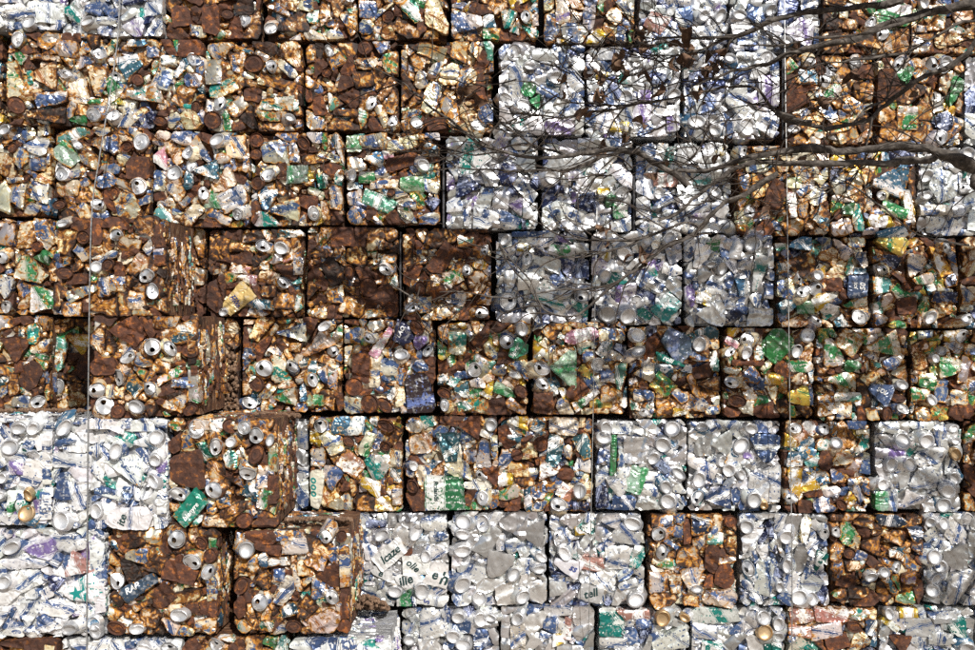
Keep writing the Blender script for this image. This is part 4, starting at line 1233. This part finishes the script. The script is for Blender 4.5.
for bl in bales:
    x0, y0, x1, y1 = bl['px']
    k = S * (D - bl['p']) / D
    W, Hh = bl['w'], bl['h']
    cuts = []
    for (nx_, ny_, hw) in ((1, 0, W / 2), (-1, 0, W / 2), (0, 1, Hh / 2), (0, -1, Hh / 2)):
        t = U(-.018, .018)
        cuts.append(((nx_ * math.cos(t) - ny_ * math.sin(t), nx_ * math.sin(t) + ny_ * math.cos(t)), -hw + U(-.0025, .0025)))
    for sx_ in (1, -1):
        for sy_ in (1, -1):
            c_ = U(.006, .020)
            cuts.append(((sx_ * .7071, sy_ * .7071), -(W / 2 + Hh / 2 - c_) * .7071))
    bl['cuts'] = cuts
    done = []
    order = sorted(bl['items'], key=lambda q: 0 if q[0] in 'OTSNU' else 1 if q[0][0] == 'X' else 2)
    for (kind, X, Y, wd, ht, ang) in order:
        u, v = (X - (x0 + x1) / 2) * k, ((y0 + y1) / 2 - Y) * k
        wz = U(-.002, .005)
        if kind in 'OTSNU':
            wd = min(max(wd, ht), .066)
            u, v = fit(bl, u, v, wd, wd, 0)
            bury = U(0, 1)
            end(bl, kind, u, v, wz + .001 - (.007 if bury < .3 else 0), wd * U(.92, 1.10), .28)
            done.append((((u, v), (u, v)), wd * (.34 if bury < .3 else .47)))
        elif kind[0] == 'X':
            u, v = fit(bl, u, v, wd, ht, ang)
            special(bl, done, kind[1:], u, v, wz, wd, ht, ang)
        else:
            press(bl, done, {'Tteal': 'T'}.get(kind, kind), u, v, wd, ht, ang + U(-.06, .06), wz, .10, .25, 1.12)
    # below the pressed face: a deeper layer glimpsed through the cracks
    for i in range(4):
        for j in range(4):
            u = W * ((i + .5 + U(-.3, .3)) / 4 - .5)
            v = Hh * ((j + .5 + U(-.3, .3)) / 4 - .5)
            w_, h_ = U(.09, .12), U(.07, .09)
            ang = rnd.choice((0, math.pi / 2)) + U(-.3, .3)
            u, v = fit(bl, u, v, w_, h_, ang)
            can(bl, rnd.choice([q for q in PAL[bl['type']] if q in KIND or q == 'n']), u, v, U(-.024, -.014), w_, h_, ang, .12)
    # cans pressed into the spaces left, large ones first
    for (lo, hi, tries, keep) in ((.07, .11, 60, .5), (.05, .08, 160, .45), (.032, .055, 330, .4), (.018, .034, 380, .4)):
        for _ in range(tries):
            kind = rnd.choice(PAL[bl['type']])
            u, v = U(-W / 2, W / 2), U(-Hh / 2, Hh / 2)
            if kind[0] in 'OTSNU' and kind != 'T':
                w_ = U(.046, .057)
                if lo > .05 or lo < .04:
                    continue
                u, v = fit(bl, u, v, w_, w_, 0)
                if any(math.hypot(u - q[0], v - q[1]) < .82 * (w_ / 2 + rj) for q, rj in ((near_seg((u, v), sp), rj) for sp, rj in done)):
                    continue
                end(bl, kind[0], u, v, U(-.014, -.003), w_ * U(.85, 1.05), .36)
                done.append((((u, v), (u, v)), w_ * U(.28, .46)))
                continue
            w_ = U(lo, hi)
            h_ = w_ * U(.34, .85)
            ang = U(0, math.pi)
            if any(math.hypot(u - q[0], v - q[1]) < rj + h_ * .22 for q, rj in ((near_seg((u, v), sp), rj) for sp, rj in done)):
                continue
            press(bl, done, kind, u, v, w_, h_, ang, U(-.004, .003), .16, keep, 1.1)
    if bl['p'] > .2:
        side_layers(bl, 'right', 110)
        if bl['px'][1] == 419 or bl['px'][0] in (233, 291):
            side_layers(bl, 'top', 70)
        if bl['px'][0] in (233, 90):
            side_layers(bl, 'left', 16)
    elif bl['p'] >= .03 and bl['o'].location.x < 0:
        side_layers(bl, 'right', 14)

# ------------------------------------------------------------------ wires, rods, soil
def smooth(pts, per=6):
    out = []
    P_ = [pts[0]] + list(pts) + [pts[-1]]
    for i in range(1, len(P_) - 2):
        a, b, c, d = P_[i - 1:i + 3]
        for k in range(per):
            t = k / per
            out.append(.5 * ((2 * b) + (c - a) * t + (2 * a - 5 * b + 4 * c - d) * t * t + (3 * b - a - 3 * c + d) * t ** 3))
    out.append(P_[-2])
    return out


def tube_geo(pts, r0, r1, n=7, wob=0.0, seed=0, base=0):
    V, F = [], []
    m = len(pts)
    up = Vector((0, -1, 0))
    for i, p in enumerate(pts):
        t = (pts[min(i + 1, m - 1)] - pts[max(i - 1, 0)]).normalized()
        s = t.cross(up)
        s = s.normalized() if s.length > 1e-4 else Vector((1, 0, 0))
        q = s.cross(t)
        r = r0 + (r1 - r0) * i / (m - 1)
        if wob > .4:                                     # knots where side shoots left
            r *= 1 + .35 * max(0, noise.noise(p * 9 + Vector((seed, 0, 0)))) ** 2 * 4
        for k in range(n):
            a_ = 2 * math.pi * k / n
            rr = r * (1 + wob * noise.noise(p * 30 + Vector((k * 1.7, seed, 0))))
            V.append(p + (s * math.cos(a_) + q * math.sin(a_)) * rr)
    for i in range(m - 1):
        for k in range(n):
            j = (k + 1) % n
            F.append((base + i * n + k, base + i * n + j, base + (i + 1) * n + j, base + (i + 1) * n + k))
    F.append(tuple(range(base, base + n))[::-1])
    F.append(tuple(range(base + (m - 1) * n, base + m * n)))
    return V, F


def tube(name, pts, r0, r1, mat, parent=None, n=7, wob=0.0, seed=0):
    V, F = tube_geo(pts, r0, r1, n, wob, seed)
    return link(name, pydata(name, V, F, True, 50), mat, parent)


def tag(o, label, cat, group=None):
    o['label'] = label
    o['category'] = cat
    if group:
        o['group'] = group


GW = 'thin wires hanging down the wall'
pts = [px(124, -58, .10), px(120, 0, .12), px(117, 45, .14), px(109, 100, .17), px(107, 112, .18), px(99, 160, .24), px(92, 210, .37), px(89.5, 300, .40), px(88, 420, .40), px(87, 560, .40), px(86.5, 700, .40), px(86.5, 742, .40)]
o = tube('wire_cable', smooth(pts), .0022, .0022, M_WIRE, None, 6)
tag(o, 'thin pale cable slanting then hanging down the left side of the wall', 'cable', GW)
o2 = tube('cable_clamp', smooth([px(109.5, 98, .175), px(108.6, 106, .182), px(106.5, 114, .186)], 4), .0055, .0045, M_WIRE, None, 8, .2)
o2.parent = o
ring = []
for k in range(13):
    t = 2 * math.pi * k / 12
    ring.append(px(108 + 2.6 * math.cos(t), 108 + 4.5 * math.sin(t), .19))
tube('wire_loop', ring, .0012, .0012, M_WIRE, o, 5)
o = tube('wire_cable', smooth([px(784, -56, .06), px(785, 60, .09), px(787, 190, .12), px(788.5, 300, .13), px(790, 420, .13), px(792, 560, .13), px(792, 640, .12), px(793, 702, .06)]), .0019, .0019, M_WIRE, None, 6)
tag(o, 'thin pale cable hanging down past the bright green can', 'cable', GW)
lp = []
for k in range(13):
    t = 2 * math.pi * k / 12
    lp.append(px(793.5 + 2.5 * math.cos(t), 638 + 5 * math.sin(t), .13))
tube('wire_loop', lp, .0014, .0014, M_WIRE, o, 5)
o = tube('wire_cable', smooth([px(597, 205, .05), px(596, 260, .09), px(594.5, 330, .11), px(593, 420, .11), px(591, 520, .11), px(589, 608, .08), px(588.5, 640, .05)]), .0015, .0015, M_WIRE, None, 6)
tag(o, 'thin grey wire hanging down the middle of the wall by the pink strip', 'cable', GW)
GR = 'steel rods standing in the gaps between bales'
for (x, ya, yb, lb) in ((443.5, 156, 228, 'dark shiny steel rod in the gap left of the silver purple patched bale'), (400.5, 232, 316, 'dark shiny steel rod in the gap between two shaded brown bales'),
                        (783, 44, 140, 'dark steel rod beside the big purple can, right of the silver bale'), (634, 176, 232, 'dark steel rod in the gap beside the bale with green stripes')):
    o = tube('steel_rod', [px(x, ya, -.012), px(x, (ya + yb) / 2, -.012), px(x, yb, -.012)], .0048, .0048, M_ROD, None, 10)
    tag(o, lb, 'rod', GR)


def soil(cx0, cx1, cy, d0, d1, count, label, hgt=.03, seed=0):
    """crumbs of dry soil lying on a ledge: too many and too small to count"""
    r = random.Random(seed)
    bm = bmesh.new()
    for i in range(count):
        d = r.uniform(d0, d1)
        c = px(r.uniform(cx0, cx1), cy, d)
        t = (c.x - px(cx0, cy, d).x) / max(1e-6, px(cx1, cy, d).x - px(cx0, cy, d).x)
        c.z += r.uniform(0, 1) * hgt * math.sin(math.pi * min(1, max(0, t))) ** .6
        s = r.uniform(.003, .011)
        m = Matrix.Translation(c) @ Euler((r.uniform(0, 6), r.uniform(0, 6), 0)).to_matrix().to_4x4() @ Matrix.Diagonal((s, s * r.uniform(.6, 1.2), s * r.uniform(.5, .9), 1))
        bmesh.ops.create_icosphere(bm, subdivisions=1, radius=1, matrix=m)
    me = bpy.data.meshes.new('soil_crumbs')
    bm.to_mesh(me)
    bm.free()
    o = link('soil_crumbs', me, M_DIRT)
    o['kind'] = 'stuff'
    o['label'] = label


soil(343, 388, 609, .03, .20, 420, 'brown crumbs of soil heaped on the white layered top', .045, 1)
soil(286, 352, 520, .02, .33, 420, 'brown soil spread on top of the bale right of the black slot', .006, 2)
soil(226, 300, 416, .0, .16, 260, 'brown soil in the joint under the crumbling bale', .010, 3)
soil(224, 238, 411, .0, .03, 160, 'crumbled soil packed in the gap beside the UQZU bale', .24, 4)
soil(0, 86, 411, .02, .30, 120, 'pale dirt on top of the white bales at left', .004, 5)

# ------------------------------------------------------------------ the bare tree leaning in from the right
tree = empty('bare_tree', (2.35, -1.05, 0), 'bare grey tree with dead curled leaves reaching across the upper right of the wall', 'tree')


def tpart(name, pts, r0, r1, mat, n=7, wob=.3):
    o = tube(name, [p - tree.location for p in pts], r0, r1, mat, tree, n, wob, U(0, 99))
    return o


trunk_pts = smooth([Vector((2.35, -1.05, -.05)), Vector((2.33, -1.02, .5)), Vector((2.30, -.98, 1.0)), Vector((2.27, -.96, 1.5)), Vector((2.32, -.95, 2.1)), Vector((2.30, -.98, 2.7)), Vector((2.40, -1.0, 3.2))])
tpart('trunk', trunk_pts, .075, .035, M_BARK, 12, .25)
TW = []                                     # twig starting points gathered from the branches


def limb(path, r0, r1, d0, d1, name='branch', mat=None, start=None, twigs=0):
    n = len(path)
    pts = []
    for i, (x, y) in enumerate(path):
        d = d0 + (d1 - d0) * i / (n - 1) + .02 * noise.noise(Vector((x * .05, y * .05, r0 * 100)))
        pts.append(px(x, y, d))
    if start is not None:
        pts = [start] + pts
    sp = smooth(pts, 5)
    sp = [p + .006 * noise.noise_vector(p * 14) + .003 * noise.noise_vector(p * 40) for p in sp]
    k = (D - (d0 + d1) / 2) / D * S
    tpart(name, sp, r0 * k * .86, r1 * k * .8, mat or M_BARK, 9 if r0 > 2.5 else 6, .55)
    for _ in range(twigs):
        i = rnd.randrange(2, len(sp) - 1)
        TW.append((sp[i], (sp[i] - sp[i - 2]).normalized(), r1))
    return sp


T_hi, T_mid, T_low = Vector((2.31, -.95, 2.35)), Vector((2.31, -.95, 2.0)), Vector((2.28, -.96, 1.62))
# the thick double limb
limb([(1010, 196), (975, 169), (935, 150), (905, 147), (880, 148), (850, 150), (815, 149), (795, 150), (770, 153), (745, 158), (720, 167), (700, 171), (676, 171)], 6.2, 2.4, .80, .72, 'limb', None, T_low, 16)
limb([(938, 153), (930, 160), (905, 161), (885, 164), (860, 161), (835, 164), (800, 162), (775, 163), (758, 161), (738, 168), (717, 180), (692, 200), (676, 214), (658, 220)], 4.6, 1.5, .80, .72, 'limb', None, None, 14)
limb([(778, 173), (760, 184), (740, 196), (722, 204), (712, 215), (700, 229), (684, 240), (660, 250), (640, 266), (620, 282), (608, 291), (585, 310), (570, 316), (548, 311), (538, 302), (530, 280), (512, 262), (500, 245)], 3.0, .7, .78, .62, 'branch', None, None, 16)
# limbs across the top right corner
limb([(1010, -6), (975, 4), (940, 10), (900, 20), (880, 26), (860, 37), (838, 42), (815, 46), (790, 54), (770, 63), (750, 68), (735, 71), (715, 78), (698, 86)], 5.6, 1.2, .78, .7, 'limb', None, T_hi, 14)
limb([(905, 0), (885, 4), (850, 8), (815, 11), (785, 17), (760, 25), (745, 32), (735, 36), (715, 38), (680, 37), (650, 40), (625, 48)], 4.2, .8, .74, .68, 'limb', None, None, 14)
limb([(742, 33), (728, 39), (708, 46), (690, 53), (668, 58), (648, 70), (630, 76)], 2.0, .6, .7, .66, 'branch', None, None, 8)
limb([(930, 12), (900, 24), (870, 32), (845, 36), (815, 38), (790, 44), (765, 46), (740, 45)], 2.4, .7, .8, .76, 'branch', None, None, 6)
limb([(1010, -30), (978, 38), (962, 57), (948, 67), (925, 76), (907, 89), (890, 100), (872, 117), (855, 123), (830, 128), (812, 125), (790, 122), (776, 112), (766, 99), (755, 88), (746, 86), (720, 88), (690, 95), (660, 100), (630, 105), (600, 105), (562, 99), (535, 84), (515, 80)], 3.4, .6, .78, .62, 'limb', None, T_mid, 18)
limb([(776, 112), (790, 119), (812, 123)], 3.8, 3.2, .75, .75, 'branch')
limb([(975, 20), (958, 24), (930, 40), (905, 52), (880, 57), (860, 60), (835, 62), (812, 66), (800, 75), (785, 95)], 1.8, .5, .82, .74, 'branch', None, None, 10)
limb([(855, 122), (868, 108), (886, 98), (893, 80), (905, 62), (915, 48)], 1.6, .6, .76, .74, 'branch', None, None, 6)
# the long grey twigs over the silver bales in the middle
limb([(690, 185), (668, 170), (651, 160), (636, 151), (620, 149), (592, 152), (566, 157), (541, 158), (515, 154), (492, 149), (474, 139), (455, 125), (438, 111), (424, 102), (404, 84), (390, 76), (365, 64)], 3.2, .6, .74, .55, 'branch', None, None, 20)
limb([(640, 151), (620, 153), (600, 158), (580, 166), (563, 170), (540, 171), (515, 172), (486, 169), (462, 168), (438, 171)], 2.4, .5, .72, .6, 'branch', None, None, 10)
limb([(660, 100), (635, 104), (612, 110), (590, 113), (562, 117), (540, 115), (510, 113), (492, 110)], 1.7, .6, .68, .6, 'branch', None, None, 10)
limb([(566, 157), (550, 150), (536, 147), (522, 138), (508, 128), (497, 115), (490, 100)], 1.6, .5, .66, .6, 'branch', None, None, 8)
limb([(540, 158), (500, 153), (470, 153), (440, 150), (410, 151), (385, 149), (345, 149), (325, 153)], 1.1, .4, .6, .5, 'branch', None, None, 8)
limb([(640, 262), (622, 279), (610, 285), (585, 288), (560, 290), (530, 295), (498, 298), (470, 292), (440, 293)], 1.5, .5, .66, .55, 'branch', None, None, 8)
limb([(700, 229), (690, 222), (672, 228), (648, 236), (625, 240), (600, 241), (575, 239), (556, 235), (541, 222), (535, 205)], 1.9, .5, .7, .6, 'branch', None, None, 8)
limb([(651, 232), (628, 245), (606, 251), (585, 256), (560, 257), (535, 246), (515, 238)], 1.3, .4, .66, .6, 'branch', None, None, 6)
limb([(500, 243), (505, 258), (515, 272), (528, 285), (536, 300), (540, 312)], 1.3, .6, .6, .6, 'branch', None, None, 4)
limb([(392, 283), (404, 292), (420, 303), (436, 308), (450, 303), (470, 300)], .9, .4, .5, .5, 'branch', None, None, 3)
limb([(970, 245), (920, 235), (880, 205), (860, 190), (842, 183), (820, 196), (798, 205), (770, 215)], 1.0, .4, .7, .66, 'branch', None, None, 8)
limb([(872, 118), (868, 140), (866, 160), (872, 175)], 1.4, .5, .78, .74, 'branch', None, None, 3)
limb([(690, 160), (698, 150), (690, 140), (684, 128), (672, 116), (664, 104)], 1.1, .4, .72, .7, 'branch', None, None, 6)

# limbs of the same tree above the picture: their shade dapples the wall
def over(pts, r0, r1, tw):
    sp = smooth([Vector(q) for q in pts], 5)
    sp = [q + .012 * noise.noise_vector(q * 6) for q in sp]
    tpart('limb', sp, r0, r1, M_BARK, 7)
    for _ in range(tw):
        i = rnd.randrange(2, len(sp) - 1)
        TW.append((sp[i], (sp[i] - sp[i - 2]).normalized(), -1))


Zf = lambda d, k=1.0: H + 325 * S * (D - d) / D + .05 * k
over([(2.31, -.95, 2.3), (1.7, -1.0, Zf(1.0) + .05), (1.2, -1.0, Zf(1.0)), (.75, -.98, Zf(.98) + .02), (.35, -.95, Zf(.95)), (-.1, -.92, Zf(.92) + .03), (-.45, -.9, Zf(.9) + .02)], .026, .007, 40)
over([(1.6, -1.02, Zf(1.0) + .06), (1.25, -1.1, Zf(1.1) + .08), (.9, -1.15, Zf(1.15) + .03), (.5, -1.2, Zf(1.2) + .06)], .016, .005, 26)
over([(2.32, -.95, 2.6), (1.7, -.85, Zf(.85) + .12), (1.1, -.82, Zf(.82) + .06), (.6, -.80, Zf(.8) + .05), (.1, -.78, Zf(.78) + .06), (-.3, -.75, Zf(.75) + .03)], .022, .006, 44)
over([(1.3, -.85, Zf(.85) + .10), (.9, -.72, Zf(.72) + .05), (.5, -.66, Zf(.66) + .04), (.1, -.62, Zf(.62) + .05)], .015, .005, 34)
over([(1.75, -.9, Zf(.9) + .16), (1.45, -.78, Zf(.78) + .08), (1.0, -.62, Zf(.62) + .06), (.75, -.55, Zf(.55) + .05)], .016, .005, 34)
over([(.6, -1.08, Zf(1.08) + .08), (.2, -1.12, Zf(1.12) + .04), (-.25, -1.08, Zf(1.08) + .05), (-.5, -1.0, Zf(1.0) + .06)], .014, .005, 30)
over([(2.31, -.96, 2.45), (1.9, -1.25, Zf(1.25) + .1), (1.5, -1.35, Zf(1.35) + .06), (1.0, -1.45, Zf(1.45) + .1)], .018, .005, 22)

def shade(path, d, r0, r1, tw, root):
    k = d / -to_sun.y
    pts = [px(x, y) + to_sun * k + Vector((0, U(-.05, .05), 0)) for x, y in path]
    over([tuple(root)] * 1 + [tuple(q) for q in pts], r0, r1, tw)


shade([(985, 255), (900, 272), (840, 262), (780, 276), (700, 264)], 1.0, .034, .010, 22, (2.32, -.95, 2.45))
shade([(985, 330), (900, 350), (810, 338), (720, 334), (640, 338), (600, 350)], 1.25, .036, .010, 26, (2.30, -.96, 2.5))
shade([(850, 395), (780, 402), (700, 386), (610, 362)], 1.3, .020, .007, 22, (1.9, -1.2, 2.45))
shade([(640, 246), (560, 262), (500, 250), (430, 264), (360, 255), (300, 276)], 1.05, .032, .010, 26, (1.2, -1.05, 2.5))
shade([(560, 300), (480, 288), (400, 302), (330, 290)], 1.1, .022, .007, 22, (.9, -1.1, 2.5))
shade([(975, 570), (930, 574), (870, 583), (800, 562)], 1.9, .030, .010, 22, (2.32, -.97, 2.6))
shade([(975, 470), (900, 480), (850, 468), (780, 490)], 1.7, .024, .008, 22, (2.30, -.97, 2.55))
shade([(560, 150), (460, 166), (380, 174), (330, 192)], .82, .022, .007, 18, (1.2, -.85, 2.6))

# fine twigs: random walks that start on the branches, thickest around the dry tangle at the top
zones = [((570, 700), (20, 90), 64), ((420, 560), (60, 160), 32), ((560, 720), (90, 240), 28), ((690, 860), (60, 220), 44), ((380, 500), (240, 310), 6), ((800, 975), (0, 200), 30)]
for (xa, xb), (ya, yb), cnt in zones:
    for _ in range(cnt):
        d = U(.55, .78)
        TW.append((px(U(xa, xb), U(ya, yb), d), None, 1.0))
TIPS = []
SV, SF = [], []
seen = 0
TW.sort(key=lambda q: 0 if q[2] > 0 else 1)
for (p, dr, rr) in TW:
    a_ = U(2.2, 4.3) if U(0, 1) < .75 else U(0, 6.28)
    dirv = Vector((math.cos(a_), U(-.3, .3), math.sin(a_)))
    if dr is not None:
        dirv = (dr * .9 + dirv * .8).normalized()
    pts = [p.copy()]
    q = p.copy()
    for s_ in range(rnd.randint(4, 9)):
        dirv = (dirv + Vector((U(-.45, .45), U(-.3, .3), U(-.45, .45)))).normalized()
        q = q + dirv * U(.018, .040)
        pts.append(q.copy())
    if rr < 0:
        pts = [Vector((v.x, v.y, max(v.z, Zf(-v.y, .4)))) for v in pts]
    if any(v.y > -.42 for v in pts):
        pts = [Vector((v.x, min(v.y, -.42), v.z)) for v in pts]
    big = U(.0013, .0026) * (3.4 if rr < 0 else 1)
    if rr > 0 and seen < 300:
        seen += 1
        tpart('twig', smooth(pts, 3), big, .0006, M_TWIG, 4, .2)
    else:
        gv, gf = tube_geo([q - tree.location for q in smooth(pts, 3)], big, .0008, 4, .2, 0, len(SV))
        SV += gv
        SF += gf
o = link('twig_tangle', pydata('twig_tangle', SV, SF, True, 50), M_TWIG, tree)
o['kind'] = 'stuff'


def leaf_mesh(seed):
    r = random.Random(seed)
    V, F = [], []
    n, m = 8, 5
    cu, fo = r.uniform(1.2, 2.6), r.uniform(.3, 1.2)
    for i in range(n + 1):
        t = i / n
        wd = .018 * math.sin(math.pi * min(1, t * .93 + .05)) ** .8 * r.uniform(.85, 1.15)
        for j in range(m):
            s_ = -1 + 2 * j / (m - 1)
            a_ = s_ * fo
            x = t * .055
            y = wd * math.sin(a_) / max(.3, fo)
            z = wd * (1 - math.cos(a_)) * 1.6 + .012 * math.sin(cu * t * 2) + .003 * r.uniform(-1, 1)
            V.append((x, y, z))
    for i in range(n):
        for j in range(m - 1):
            F.append((i * m + j, i * m + j + 1, (i + 1) * m + j + 1, (i + 1) * m + j))
    return pydata('dead_leaf', V, F, True, 60)


LEAVES = [leaf_mesh(i) for i in range(10)]
spots = [(683, 48, 1.5, 9), (712, 60, 1.3, 8), (618, 62, 1.2, 8), (600, 78, 1.0, 6), (634, 128, 1.4, 3), (612, 143, 1.5, 2), (641, 262, 1.2, 5), (610, 238, 1.0, 4), (470, 98, 1.1, 9), (428, 73, 1.0, 2), (640, 40, 1.0, 8),
         (655, 75, 1.2, 3), (665, 172, .9, 4), (846, 155, 1.0, 3), (853, 148, 1.0, 2), (797, 60, 1.0, 4), (820, 95, 1.0, 4), (762, 212, 1.0, 4), (705, 92, .9, 3), (690, 99, 1.0, 2), (905, 90, .8, 2), (560, 85, .8, 4), (790, 150, 1.0, 4), (860, 72, 1.1, 4), (588, 112, 1.2, 5), (730, 150, 1.0, 4)]
for (x, y, s_, c) in spots:
    for _ in range(c):
        o = link('dead_leaf', rnd.choice(LEAVES), M_LEAF, tree)
        o.location = px(x + U(-9, 9), y + U(-10, 10), U(.56, .74)) - tree.location
        o.rotation_euler = (U(0, 6.28), U(0, 6.28), U(0, 6.28))
        k = s_ * U(.4, .85)
        o.scale = (k, k * U(.7, 1.2), k)
